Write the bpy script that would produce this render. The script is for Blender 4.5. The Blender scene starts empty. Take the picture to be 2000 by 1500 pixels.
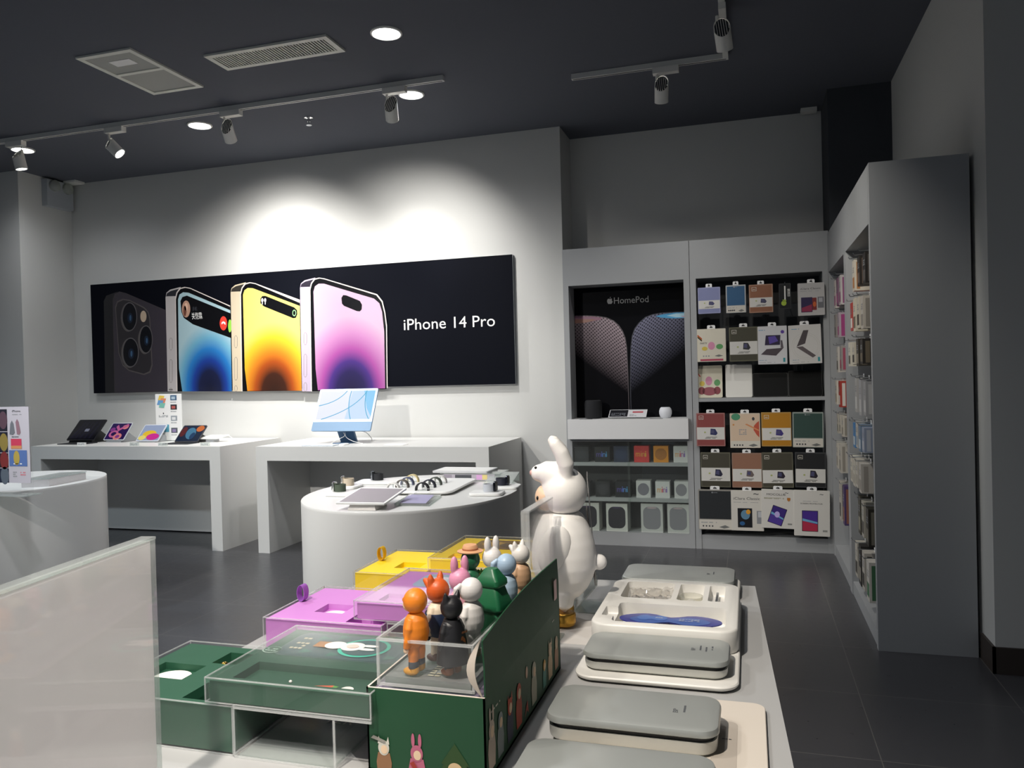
import bpy, bmesh, math, random
from mathutils import Vector, Matrix
random.seed(7)
S = bpy.context.scene; C = S.collection
PI = math.pi
def V(*a): return Vector(a if len(a) > 1 else a[0])
# ---------------------------------------------------------------- camera
F = 1536.8
_y, _p, _r = 0.29286, 0.011377, 0.026045
_fw = V(-math.sin(_y)*math.cos(_p), math.cos(_y)*math.cos(_p), -math.sin(_p))
_rt = V(math.cos(_y), math.sin(_y), 0.0)
_dn = _fw.cross(_rt)
RT = math.cos(_r)*_rt + math.sin(_r)*_dn
DN = -math.sin(_r)*_rt + math.cos(_r)*_dn
EYE = V(0, 0, 1.40)
cd = bpy.data.cameras.new('camera'); cam = bpy.data.objects.new('camera', cd); C.objects.link(cam)
cd.sensor_width = 36; cd.lens = F/2000*36; cd.clip_start = 0.02
M = Matrix((RT, -DN, -_fw)).transposed().to_4x4(); M.translation = EYE
cam.matrix_world = M
S.camera = cam
# ---------------------------------------------------------------- world, exposure
w = bpy.data.worlds.new('shop_world'); S.world = w; w.use_nodes = True
bg = w.node_tree.nodes['Background']; bg.inputs[0].default_value = (0.78, 0.88, 1.0, 1); bg.inputs[1].default_value = 0.18
vs = S.view_settings; vs.view_transform = 'Standard'; vs.look = 'None'; vs.gamma = 1; vs.use_curve_mapping = False; vs.exposure = 0.12
S.cycles.transparent_max_bounces = 40
HC = 3.464          # ceiling height
def aim(o, d): o.rotation_mode = 'QUATERNION'; o.rotation_quaternion = V(d).to_track_quat('-Z', 'Y')
def spot(name, loc, target, watts, cone, blend=0.5, col=(1, .96, .91), rad=0.03):
    l = bpy.data.lights.new(name, 'SPOT'); l.energy = watts; l.spot_size = math.radians(cone); l.spot_blend = blend
    l.color = col; l.shadow_soft_size = rad
    o = bpy.data.objects.new(name, l); C.objects.link(o); o.location = loc; aim(o, V(target)-V(loc)); return o
def downlight(loc, watts, col=(0.95, .97, 1)):
    return spot('downlight_lamp', (loc[0], loc[1], HC-0.03), (loc[0], loc[1], 0), watts, 150, 0.9, col, 0.07)
DOWN = [(-2.03, 4.32, 70), (-4.16, 5.34, 35), (-2.31, 5.31, 35), (-5.98, 5.34, 40)]
HID = [(-0.5, .9, 28), (-2.6, 2.4, 120), (-4.6, 3.2, 130), (-5.6, 2.4, 200), (-2.4, -0.4, 60)]  # unseen downlights added out of view; the bluish one fills the left side
for x, y, wt in DOWN + HID: downlight((x, y), wt, (.72, .88, 1) if wt == 200 else (.95, .97, 1))
# ---------------------------------------------------------------- pixel to point (a pixel of the photograph on one world plane)
def P(x, y, **k):
    v = _fw*F + (x-1000)*RT + (y-750)*DN
    (a, val), = k.items(); i = 'XYZ'.index(a)
    return EYE + v*((val-EYE[i])/v[i])
# ---------------------------------------------------------------- materials
def lin(c):
    if isinstance(c, str): c = [int(c[i:i+2], 16)/255 for i in (0, 2, 4)]
    return tuple(x/12.92 if x <= .04045 else ((x+.055)/1.055)**2.4 for x in c)
MC = {}
def mat(hexc, rough=.5, metal=0, em=0, coat=0, noise=0, name=None, nscale=30, spec=.5):
    key = (hexc, rough, metal, em, coat, noise, nscale, spec)
    if key in MC: return MC[key]
    m = bpy.data.materials.new(name or 'paint_'+hexc); m.use_nodes = True; nt = m.node_tree
    b = nt.nodes['Principled BSDF']; c = lin(hexc)
    b.inputs['Base Color'].default_value = (*c, 1); b.inputs['Roughness'].default_value = rough; b.inputs['Metallic'].default_value = metal
    b.inputs['Specular IOR Level'].default_value = spec
    if coat: b.inputs['Coat Weight'].default_value = coat; b.inputs['Coat Roughness'].default_value = .08
    if em: b.inputs['Base Color'].default_value = (c[0]*.12, c[1]*.12, c[2]*.12, 1)
    if em: b.inputs['Emission Color'].default_value = (*c, 1); b.inputs['Emission Strength'].default_value = em
    tc = nt.nodes.new('ShaderNodeTexCoord'); n = nt.nodes.new('ShaderNodeTexNoise'); n.inputs['Scale'].default_value = nscale; n.inputs['Detail'].default_value = 4
    nt.links.new(tc.outputs['Object'], n.inputs['Vector'])
    mr = nt.nodes.new('ShaderNodeMapRange'); mr.inputs[3].default_value = max(0, rough-.04-noise); mr.inputs[4].default_value = min(1, rough+.04+noise)
    nt.links.new(n.outputs[0], mr.inputs[0]); nt.links.new(mr.outputs[0], b.inputs['Roughness'])
    MC[key] = m; return m
def grad(name, cen, rx, rz, stops, rough=.35, em=0):
    """radial gradient print in the wall plane (object x, z)"""
    m = bpy.data.materials.new(name); m.use_nodes = True; nt = m.node_tree; b = nt.nodes['Principled BSDF']; N = nt.nodes.new; L = nt.links.new
    tc = N('ShaderNodeTexCoord'); mp = N('ShaderNodeMapping'); mp.vector_type = 'POINT'
    mp.inputs['Location'].default_value = (-cen[0]/rx, 0, -cen[1]/rz); mp.inputs['Scale'].default_value = (1/rx, 0, 1/rz)
    L(tc.outputs['Object'], mp.inputs[0]); ln = N('ShaderNodeVectorMath'); ln.operation = 'LENGTH'; L(mp.outputs[0], ln.inputs[0])
    cr = N('ShaderNodeValToRGB'); L(ln.outputs['Value'], cr.inputs[0]); e = cr.color_ramp.elements
    while len(e) < len(stops): e.new(.5)
    for i, (p, c) in enumerate(stops): e[i].position = p; e[i].color = (*lin(c), 1)
    L(cr.outputs[0], b.inputs['Base Color']); b.inputs['Roughness'].default_value = rough
    if em: L(cr.outputs[0], b.inputs['Emission Color']); b.inputs['Emission Strength'].default_value = em
    return m
def clear(name, tint='ffffff', op=.018, rough=.03, edge=False):
    """thin clear sheet: transparent with a glossy sheen"""
    m = bpy.data.materials.new(name); m.use_nodes = True; nt = m.node_tree; nt.nodes.clear(); N = nt.nodes.new; L = nt.links.new
    o = N('ShaderNodeOutputMaterial'); t = N('ShaderNodeBsdfTransparent'); t.inputs[0].default_value = (*lin(tint), 1)
    g = N('ShaderNodeBsdfGlossy'); g.inputs['Roughness'].default_value = rough; d = N('ShaderNodeBsdfDiffuse'); d.inputs[0].default_value = (.75, .77, .76, 1)
    lw = N('ShaderNodeLayerWeight'); lw.inputs['Blend'].default_value = .5; pw = N('ShaderNodeMath'); pw.operation = 'POWER'; pw.inputs[1].default_value = 4.5; L(lw.outputs['Facing'], pw.inputs[0])
    fr = N('ShaderNodeMath'); fr.operation = 'MULTIPLY_ADD'; fr.inputs[1].default_value = .75; fr.inputs[2].default_value = .035; L(pw.outputs[0], fr.inputs[0])
    m1 = N('ShaderNodeMixShader'); m1.inputs[0].default_value = op; L(t.outputs[0], m1.inputs[1]); L(d.outputs[0], m1.inputs[2])
    m2 = N('ShaderNodeMixShader'); L(fr.outputs[0], m2.inputs[0]); L(m1.outputs[0], m2.inputs[1]); L(g.outputs[0], m2.inputs[2]); L(m2.outputs[0], o.inputs[0])
    return m
# ---------------------------------------------------------------- mesh builder
def rr(cx, cy, w, d, r, seg=5):
    r = min(r, w/2-1e-5, d/2-1e-5); out = []
    for k, (sx, sy) in enumerate(((1, 1), (-1, 1), (-1, -1), (1, -1))):
        for i in range(seg+1):
            a = PI/2*(k+i/seg); out.append((cx+sx*(w/2-r)+r*math.cos(a), cy+sy*(d/2-r)+r*math.sin(a)))
    return out
class MB:
    def __init__(s): s.v = []; s.f = []; s.mi = []; s.ms = []; s.fr = None; s.X = None
    def add(s, vs, fs, m):
        if m not in s.ms: s.ms.append(m)
        k = s.ms.index(m); n = len(s.v)
        s.v += [(s.X @ V(*v)) if s.X else V(*v) for v in vs]
        for f in fs: s.f.append([n+i for i in f]); s.mi.append(k)
        return s
    def box(s, x0, x1, y0, y1, z0, z1, m):
        return s.add([(x, y, z) for z in (z0, z1) for y in (y0, y1) for x in (x0, x1)],
            [(0, 2, 3, 1), (4, 5, 7, 6), (0, 1, 5, 4), (2, 6, 7, 3), (0, 4, 6, 2), (1, 3, 7, 5)], m)
    def quadbox(s, q, z0, z1, m):
        return s.add([(x, y, z0) for x, y in q]+[(x, y, z1) for x, y in q], [(3, 2, 1, 0), (4, 5, 6, 7)]+[(i, (i+1) % 4, 4+(i+1) % 4, 4+i) for i in range(4)], m)
    def rings(s, rs, m, cap0=True, cap1=True):
        n = len(rs[0]); vs = [p for r in rs for p in r]; fs = []
        for k in range(len(rs)-1):
            for i in range(n): fs.append((k*n+i, k*n+(i+1) % n, (k+1)*n+(i+1) % n, (k+1)*n+i))
        if cap0: fs.append(tuple(reversed(range(n))))
        if cap1: fs.append(tuple((len(rs)-1)*n+i for i in range(n)))
        return s.add(vs, fs, m)
    def rrect(s, cx, cy, w, d, r, lv, m, seg=5):
        return s.rings([[(x, y, z) for x, y in rr(cx, cy, w-2*i, d-2*i, max(r-i, 1e-4), seg)] for i, z in lv], m)
    def lathe(s, prof, m, c=(0, 0, 0), seg=24, ax='Z', sy=1):
        rs = []
        for r, z in prof:
            R = []
            for i in range(seg):
                a = 2*PI*i/seg; x, y = r*math.cos(a), r*math.sin(a)*sy
                R.append({'Z': (c[0]+x, c[1]+y, c[2]+z), 'Y': (c[0]+x, c[1]-z, c[2]+y), 'X': (c[0]+z, c[1]+x, c[2]+y)}[ax])
            rs.append(R)
        return s.rings(rs, m)
    def dirlathe(s, prof, o, d, m, seg=20):
        q = V(d).to_track_quat('Z', 'Y').to_matrix().to_4x4(); q.translation = V(o); old = s.X; s.X = (old @ q) if old else q
        s.lathe(prof, m, seg=seg); s.X = old; return s
    def ell(s, c, r, m, seg=20, rot=None, n=12):
        old = s.X; q = Matrix.Translation(c) @ (rot or Matrix()) @ Matrix.Diagonal((*r, 1)); s.X = (old @ q) if old else q
        s.lathe([(max(math.sin(PI*i/n), 1e-3), -math.cos(PI*i/n)) for i in range(n+1)], m, seg=seg); s.X = old; return s
    def tube(s, pts, r, m, seg=8):
        pts = [V(p) for p in pts]; rs = []; n = len(pts)
        for i, p in enumerate(pts):
            t = (pts[min(i+1, n-1)]-pts[max(i-1, 0)]).normalized(); u = t.cross(V(0, 0, 1))
            if u.length < 1e-3: u = t.cross(V(1, 0, 0))
            u.normalize(); q = t.cross(u); rad = r[i] if isinstance(r, (list, tuple)) else r
            rs.append([tuple(p+rad*(math.cos(2*PI*k/seg)*u+math.sin(2*PI*k/seg)*q)) for k in range(seg)])
        return s.rings(rs, m)
    def prism(s, poly, off, m):          # poly: list of 3d points; off: extrusion vector
        n = len(poly); o = V(off)
        return s.add([tuple(V(p)) for p in poly]+[tuple(V(p)+o) for p in poly], [tuple(range(n)), tuple(reversed(range(n, 2*n)))]+[(i, n+i, n+(i+1) % n, (i+1) % n) for i in range(n)], m)
    def slab(s, O, U, W, w, h, t, m, r=0, seg=4):   # slab with lower left corner O, axes U (width), W (height), thickness behind the face
        O, U, W = V(O), V(U).normalized(), V(W).normalized(); Nn = U.cross(W)
        pts = rr(w/2, h/2, w, h, r, seg) if r else [(0, 0), (w, 0), (w, h), (0, h)]
        s.rings([[tuple(O+x*U+y*W-t*Nn) for x, y in pts], [tuple(O+x*U+y*W) for x, y in pts]], m)
        s.fr = (O, U, W, Nn); return s
    def frame(s, O, U=(1, 0, 0), W=(0, 0, 1)):
        U, W = V(U).normalized(), V(W).normalized(); s.fr = (V(O), U, W, U.cross(W)); return s
    def uv(s, u, v, k=1): O, U, W, N = s.fr; return tuple(O+u*U+v*W+N*(.0004*k))
    def poly(s, pts, m, k=1): return s.add([s.uv(u, v, k) for u, v in pts], [tuple(range(len(pts)))], m)
    def rect(s, u0, v0, u1, v1, m, k=1): return s.poly([(u0, v0), (u1, v0), (u1, v1), (u0, v1)], m, k)
    def disc(s, u, v, a, b, m, k=1, n=28, rot=0):
        c, q = math.cos(rot), math.sin(rot)
        return s.poly([(u+a*math.cos(t)*c-b*math.sin(t)*q, v+a*math.cos(t)*q+b*math.sin(t)*c) for t in [2*PI*i/n for i in range(n)]], m, k)
    def text(s, body, u, v, w, h, m, k=2, align='L', shear=0):
        """text stretched to width w and height h with its lower left corner at u, v"""
        cu = bpy.data.curves.new('t', 'FONT'); cu.body = body; cu.resolution_u = 3
        o = bpy.data.objects.new('t', cu); me = bpy.data.meshes.new_from_object(o)
        if len(me.vertices):
            xs = [q.co.x for q in me.vertices]; ys = [q.co.y for q in me.vertices]
            x0, x1, y0, y1 = min(xs), max(xs), min(ys), max(ys)
            if w is None: w = h*(x1-x0)/(y1-y0)
            if h is None: h = w*(y1-y0)/(x1-x0)
            if align == 'C': u -= w/2
            s.add([s.uv(u+(q.co.x-x0)/(x1-x0)*w+shear*(q.co.y-y0)/(y1-y0)*h, v+(q.co.y-y0)/(y1-y0)*h, k) for q in me.vertices], [tuple(f.vertices) for f in me.polygons], m)
        bpy.data.objects.remove(o); bpy.data.curves.remove(cu); bpy.data.meshes.remove(me); return s
    def grid(s, u0, v0, u1, v1, nu, nv, m, k=2, fill=.7, seed=1):     # small marks that read as a block of fine print
        R = random.Random(seed); du, dv = (u1-u0)/nu, (v1-v0)/nv
        for j in range(nv):
            for i in range(nu):
                if R.random() < .8: s.rect(u0+i*du, v0+j*dv, u0+i*du+du*(fill+.2*R.random()), v0+j*dv+dv*.55, m, k)
        return s
    def mesh(s, name):
        me = bpy.data.meshes.new(name); me.from_pydata([tuple(v) for v in s.v], [], s.f)
        for m in s.ms: me.materials.append(m)
        me.polygons.foreach_set('material_index', s.mi); me.polygons.foreach_set('use_smooth', [True]*len(s.f))
        me.update(); me.set_sharp_from_angle(angle=math.radians(35)); return me
    def build(s, name, parent=None, label=None):
        o = bpy.data.objects.new(name, s.mesh(name)); C.objects.link(o)
        if parent: setpar(o, parent)
        if label: o['label'] = label
        return o
def setpar(o, p):
    o.parent = p
    q = p; Mw = Matrix.Translation(q.location) @ Matrix.Rotation(q.rotation_euler.z, 4, 'Z') if q.parent is None else Matrix()
    if q.parent is None: o.matrix_parent_inverse = Mw.inverted()
def tag(o, label=None, cat=None, group=None, kind=None):
    for k, v in (('label', label), ('category', cat), ('group', group), ('kind', kind)):
        if v: o[k] = v
    return o
def thing(name, label, cat, loc=(0, 0, 0), group=None):
    o = bpy.data.objects.new(name, None); C.objects.link(o); o.location = loc; o.empty_display_size = .05
    return tag(o, label, cat, group)
def one(mb, name, label, cat, group=None): return tag(mb.build(name), label, cat, group)
def struct(mb, name): return tag(mb.build(name), None, None, None, 'structure')
def cut(mb, cutters, name):
    """subtract cutter shapes from a body, return the resulting object (one clean mesh)"""
    o = mb.build(name)
    tmp = []
    for c in cutters:
        t = c.build('t'); tmp.append(t); md = o.modifiers.new('b', 'BOOLEAN'); md.object = t; md.solver = 'EXACT'; md.operation = 'DIFFERENCE'
    bpy.context.view_layer.update()
    dg = bpy.context.evaluated_depsgraph_get(); me = bpy.data.meshes.new_from_object(o.evaluated_get(dg))
    o.modifiers.clear(); o.data = me; me.set_sharp_from_angle(angle=math.radians(35))
    for t in tmp: bpy.data.objects.remove(t)
    return o
def fuse(mb, name, vox, sm=3):
    """union of overlapping shapes into one continuous skin"""
    o = mb.build(name); md = o.modifiers.new('r', 'REMESH'); md.mode = 'VOXEL'; md.voxel_size = vox; md.use_smooth_shade = True
    if sm: q = o.modifiers.new('s', 'SMOOTH'); q.iterations = sm; q.factor = .5
    bpy.context.view_layer.update(); dg = bpy.context.evaluated_depsgraph_get(); me = bpy.data.meshes.new_from_object(o.evaluated_get(dg))
    o.modifiers.clear(); o.data = me
    me.materials.clear(); me.materials.append(mb.ms[0]); me.polygons.foreach_set('material_index', [0]*len(me.polygons))
    return o
# ================================================================ materials used around the shop
WALL = mat('cacac7', .85, noise=.03, name='wall_paint', nscale=60)
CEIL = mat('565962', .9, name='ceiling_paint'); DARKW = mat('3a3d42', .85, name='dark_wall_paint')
LAM = mat('d6d6d3', .36, name='white_laminate', nscale=12); CAB = mat('9b9d9f', .5, name='grey_cabinet_metal', nscale=20); CABD = mat('2c2f33', .55, name='cabinet_back_panel')
WHITE = mat('e9e9e6', .35, name='white_plastic'); BLACK = mat('0c0d10', .35, name='black_plastic'); METAL = mat('b9bcc0', .3, 1, name='brushed_metal')
CHROME = mat('e0e0e0', .12, 1, name='chrome'); DARKM = mat('24262a', .45, name='dark_slats'); FIX = mat('e6e4de', .4, name='fixture_white')
LAMP = mat('ffffff', .5, em=14, name='lamp_lens'); CLR = clear('clear_acrylic'); CLRD = clear('acrylic_edge', 'eef3f1', .22); GLASS = clear('cabinet_glass', 'f9fcfa', .02, .01)
EDGE = clear('acrylic_edge_bright', 'ffffff', .30, .1)
INK = mat('3a3c42', .6); GREYINK = mat('8f9296', .6); WPRINT = mat('f0efec', .5)
def floor_mat():
    m = bpy.data.materials.new('dark_floor_tiles'); m.use_nodes = True; nt = m.node_tree; b = nt.nodes['Principled BSDF']; N = nt.nodes.new; L = nt.links.new
    tc = N('ShaderNodeTexCoord'); mp = N('ShaderNodeMapping'); mp.inputs['Location'].default_value = (-.42, -.02, 0)
    L(tc.outputs['Object'], mp.inputs[0]); br = N('ShaderNodeTexBrick'); L(mp.outputs[0], br.inputs[0])
    br.offset = 0; br.inputs['Scale'].default_value = 1; br.inputs['Brick Width'].default_value = .6; br.inputs['Row Height'].default_value = .6
    br.inputs['Mortar Size'].default_value = .0022; br.inputs['Mortar Smooth'].default_value = .3
    br.inputs['Color1'].default_value = (*lin('4a4a4d'), 1); br.inputs['Color2'].default_value = (*lin('464649'), 1); br.inputs['Mortar'].default_value = (*lin('6a6865'), 1)
    no = N('ShaderNodeTexNoise'); no.inputs['Scale'].default_value = 25; no.inputs['Detail'].default_value = 6; L(tc.outputs['Object'], no.inputs['Vector'])
    mr = N('ShaderNodeMapRange'); mr.inputs[3].default_value = .24; mr.inputs[4].default_value = .36; L(no.outputs[0], mr.inputs[0]); L(mr.outputs[0], b.inputs['Roughness'])
    mx = N('ShaderNodeMixRGB'); mx.blend_type = 'MULTIPLY'; mx.inputs[0].default_value = .25; L(br.outputs[0], mx.inputs[1]); L(no.outputs[0], mx.inputs[2]); L(mx.outputs[0], b.inputs['Base Color'])
    return m
# ================================================================ setting
YW, YN, XL, XC, XD, XR = 6.44, 6.83, -6.60, -1.47, .60, 1.035
YB, YL = -2.6, 5.83
struct(MB().box(-9.5, 3.2, YB, 7.2, -.1, 0, floor_mat()), 'floor')
struct(MB().box(-9.5, 3.2, YB, 7.2, HC, HC+.1, CEIL), 'ceiling')
struct(MB().box(XL, XC, YW, 7.0, 0, HC, WALL), 'wall_back')
struct(MB().box(XC, XD, YN, 7.0, 0, HC, WALL), 'wall_niche')
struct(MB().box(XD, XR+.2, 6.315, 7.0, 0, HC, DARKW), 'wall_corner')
struct(MB().box(XR, 3.2, 4.0, 6.315, 0, HC, WALL), 'wall_right')
struct(MB().box(-9.5, XL, YL, 7.0, 0, HC, WALL), 'wall_left')
struct(MB().box(3.1, 3.2, YB, 4.0, 0, HC, WALL), 'wall_right_front'); struct(MB().box(-9.5, -9.4, YB, YL, 0, HC, WALL), 'wall_left_front')
BB = mat('3a322d', .5, name='dark_skirting')
struct(MB().box(XR-.012, XR, 3.988, 4.19, 0, .12, BB).box(XR-.012, 3.1, 3.988, 4.0, 0, .12, BB), 'baseboard_right')
# ================================================================ ceiling fittings
def ceil_frame(mb, x0, x1, y0, y1, w, t, m):
    for a in ((x0, x1, y0, y0+w), (x0, x1, y1-w, y1), (x0, x0+w, y0+w, y1-w), (x1-w, x1, y0+w, y1-w)): mb.box(*a, HC-t, HC, m)
VM = mat('e2e2d8', .55, name='vent_cream'); VP = mat('a9aaa4', .8, name='filter_mesh', noise=.1, nscale=300)
t = thing('access_hatch', 'square-ended cream ceiling hatch with two mesh panels and a white sticker', 'ceiling hatch', (-3.79, 4.3, HC))
mb = MB(); ceil_frame(mb, -4.0, -3.58, 3.97, 4.65, .035, .012, VM); mb.box(-3.965, -3.615, 4.27, 4.30, HC-.012, HC, VM); mb.build('frame', t)
MB().box(-3.965, -3.615, 4.005, 4.27, HC-.006, HC-.001, VP).build('mesh_panel', t); MB().box(-3.965, -3.615, 4.30, 4.615, HC-.006, HC-.001, VP).build('mesh_panel', t)
mb = MB().box(-3.86, -3.70, 4.09, 4.17, HC-.009, HC-.006, WPRINT); mb.frame((-3.70, 4.17, HC-.009), (-1, 0, 0), (0, -1, 0)).grid(.01, .04, .14, .07, 4, 1, INK, 1).grid(.02, .008, .14, .03, 9, 2, GREYINK); mb.build('sticker', t, 'small white sticker with dark printing')
t = thing('air_vent', 'long cream ceiling vent with narrow dark louvre slats', 'vent', (-2.81, 4.33, HC))
mb = MB(); ceil_frame(mb, -3.24, -2.375, 4.215, 4.455, .035, .014, VM); mb.build('frame', t)
MB().box(-3.205, -2.41, 4.25, 4.42, HC-.004, HC-.001, BLACK).build('backing', t)
mb = MB()
for i in range(38):
    x = -3.195+i*.0207; mb.box(x, x+.0075, 4.25, 4.42, HC-.012, HC-.0045, VM)
mb.build('slats', t)
for i, (x, y, _) in enumerate(DOWN):
    lb = ['bright round ceiling downlight standing alone nearest the camera, right of the louvred vent', 'round ceiling downlight beside the track, between the second and third spotlights from the left',
          'round ceiling downlight with pale rim next to the rightmost spotlight of the long track', 'round ceiling downlight half hidden behind the far left track spotlight'][i]
    t = thing('ceiling_downlight', lb, 'ceiling light', (x, y, HC))
    MB().lathe([(.095, 0), (.095, -.008), (.085, -.012), (.08, -.006), (.08, -.002)], FIX, (x, y, HC), 32).build('trim_ring', t)
    MB().lathe([(.079, -.002), (.079, -.0055), (.001, -.0056)], LAMP, (x, y, HC), 32).build('diffuser', t)
t = thing('sprinkler', 'tiny chrome fire sprinkler head on the dark ceiling', 'sprinkler', (-3.27, 5.5, HC))
MB().lathe([(.035, 0), (.035, -.004), (.012, -.01), (.01, -.03), (.012, -.032)], CHROME, (-3.27, 5.5, HC), 16).build('escutcheon', t)
MB().lathe([(.006, -.03), (.006, -.055), (.022, -.056), (.022, -.06), (.001, -.061)], METAL, (-3.27, 5.5, HC), 16).build('deflector', t)
# tracks
TR = mat('d2d2ce', .4, name='track_rail')
def rail(mb, x0, x1, y0, y1):
    mb.box(x0, x1, y0, y1, HC-.035, HC-.0, TR)
mb = MB(); rail(mb, -6.4, -1.96, 5.05, 5.085); mb.box(-6.39, -1.97, 5.064, 5.071, HC-.037, HC-.034, DARKM)
one(mb, 'track_rail', 'long straight white lighting track across the ceiling before the poster wall', 'lighting track')
mb = MB(); rail(mb, -1.13, -.085, 5.35, 5.385); rail(mb, -.12, -.085, 3.2, 5.35); mb.box(-1.12, -.1, 5.364, 5.371, HC-.037, HC-.034, DARKM)
one(mb, 'track_rail', 'short L-shaped white lighting track on the ceiling at the right', 'lighting track')
def track_light(x, y, label, target, watts, cone, along='X', blend=.6, sgn=1, col=(1, .97, .93)):
    t = thing('track_spotlight', label, 'spotlight', (x, y, HC-.035), 'track spotlights')
    L = .085
    mb = MB(); (mb.box(x+.03*sgn-L, x+.03*sgn+L, y-.025, y+.025, HC-.075, HC-.035, FIX) if along == 'X' else mb.box(x-.02, x+.02, y-L, y+L, HC-.07, HC-.035, FIX)); mb.build('adapter', t)
    d = (V(target)-V(x, y, HC-.17)).normalized(); c = V(x, y, HC-.18)
    MB().tube([(x-.03*sgn, y, HC-.07), (x-.03*sgn, y, HC-.115), (x-.015, y, HC-.14)], .009, FIX).build('stem', t)
    qm = d.to_track_quat('Z', 'Y'); ux, uy = qm @ V(1, 0, 0), qm @ V(0, 1, 0); HR = .046
    bk = V(0, -1, 0)-d*V(0, -1, 0).dot(d); bk.normalize(); sd = d.cross(bk)
    def rg(r, ax, sl): return [tuple(c+bk*(r*math.cos(a))+sd*(r*math.sin(a))+d*(ax+sl*(1+math.cos(a))/2)) for a in [2*PI*i/28 for i in range(28)]]
    hb = MB().rings([rg(HR-.004, -.080, .078), rg(HR, -.083, .081), rg(HR, .083, 0), rg(HR-.005, .083, 0), rg(HR-.008, .06, 0)], FIX, False, True)
    hb.add(rg(HR-.004, -.076, .078), [tuple(reversed(range(28)))], DARKM); h = hb.build('lamp_head', t)
    s = MB()
    for k in range(-3, 4):       # cooling fins set into the slanted back of the head
        ww = math.sqrt(max(0, (HR-.006)**2-(k*.013)**2)); ax = lambda e: -.076+.078*(1+e*ww/HR)/2
        a0, a1 = c+sd*(k*.013)-bk*ww+d*ax(-1), c+sd*(k*.013)+bk*ww+d*ax(1)
        s.prism([tuple(a0), tuple(a1), tuple(a1+sd*.0035), tuple(a0+sd*.0035)], tuple(-d*.006), FIX)
    s.build('cooling_fins', h)
    MB().dirlathe([(.038, .06), (.038, .066), (.001, .0661)], c, d, LAMP, 20).build('lens', h)
    l = spot('spot_lamp', c+d*.10, target, watts, cone, blend, col, .025); setpar(l, t)
track_light(-5.72, 5.07, 'track spotlight at the far left end of the long track, pointing down', (-5.35, 5.5, .4), 60, 60, sgn=-1)
track_light(-4.77, 5.07, 'track spotlight on the long track with its glowing lens turned to the right', (-2.9, 5.6, 1.3), 150, 56)
track_light(-3.70, 5.07, 'track spotlight on the long track above the left phones, finned back towards us', (-4.12, 6.44, 2.0), 170, 96, blend=1)
track_light(-2.36, 5.07, 'track spotlight at the right end of the long track, finned back towards us', (-2.85, 6.44, 2.0), 130, 96, blend=1)
track_light(-.52, 5.37, 'track spotlight on the short arm of the L-shaped track, finned back towards us', (-.66, 6.31, 1.9), 26, 70, blend=1)
track_light(-.10, 4.62, 'track spotlight at the top of the L-shaped track near the frame edge', (.2, 6.31, 1.0), 30, 84, 'Y', blend=1)
spot('spot_lamp', (-3.64, 5.2, 3.2), (-4.15, 6.44, 2.4), 85, 60, 1, (1, .97, .93), .03); spot('spot_lamp', (-3.64, 5.2, 3.2), (-4.4, 6.44, 1.0), 170, 54, 1, (1, .97, .93), .03)  # extra beams added to two track spotlights for the wall pools
spot('spot_lamp', (-2.40, 5.2, 3.2), (-2.88, 6.44, 2.35), 60, 48, 1, (1, .97, .93), .03)
# unseen spotlights without fixtures, behind and above the picture edge; some added as fill
spot('spot_lamp', (-.75, -.2, 3.35), (-.35, 1.3, .9), 300, 38, .8, (1, .92, .82), .05)
spot('spot_lamp', (-2.0, .3, 3.35), (-.6, 1.3, .9), 80, 46, .8, (1, .93, .84), .05)
spot('spot_lamp', (-2.3, 1.2, 3.35), (-1.75, 3.6, .8), 200, 44, .9, (1, .93, .86), .05)
spot('spot_lamp', (-.3, 2.9, 3.35), (.1, 6.2, 1.2), 45, 50, .9, (1, .93, .80), .05)
spot('spot_lamp', (-3.7, .1, 3.35), (-2.6, 5.3, .7), 520, 50, .8, (1, .96, .90), .04)
spot('spot_lamp', (1.5, -.7, 3.35), (-.74, .72, 1.09), 330, 15, .6, (1, .95, .9), .04)  # added narrow lamp that brightens the white board at the left
spot('spot_lamp', (-.7, 3.5, 3.38), (.72, 5.25, 1.1), 120, 52, .8, (1, .96, .88), .04)  # added lamp without fixture, brightens the packs on the right wall shelving
# emergency light
t = thing('emergency_light', 'grey twin-lamp emergency light high on the left return wall', 'emergency light', (XL, 6.25, 3.18))
EG = mat('a9adb2', .5, name='emergency_grey')
MB().box(XL, XL+.07, 6.09, 6.40, 3.18, 3.44, EG).build('housing', t)
mb = MB().frame((XL+.07, 6.39, 3.19), (0, -1, 0), (0, 0, 1)).rect(0, 0, .29, .13, mat('b9bfc6', .5), 1).disc(.23, .11, .006, .006, mat('b04040', .5), 2).grid(.10, .08, .17, .088, 6, 1, INK, 2).rect(.06, .035, .09, .06, INK, 2); mb.build('front_panel', t)
for y in (6.165, 6.325): MB().lathe([(.055, 0), (.055, .03), (.03, .045), (.001, .05)], clear('lamp_glass_'+str(y), 'e8ecd8', .35), (XL+.07, y, 3.385), 20, 'X').build('lamp', t)
one(MB().box(-6.55, -6.40, 6.30, 6.42, HC-.02, HC, FIX), 'ceiling_sensor', 'small pale plate on the ceiling in the left corner above the emergency light', 'sensor')
one(MB().box(.44, .56, 6.70, 6.78, HC-.03, HC, FIX), 'ceiling_sensor', 'small pale box on the ceiling at the right end of the niche wall', 'sensor')
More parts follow.
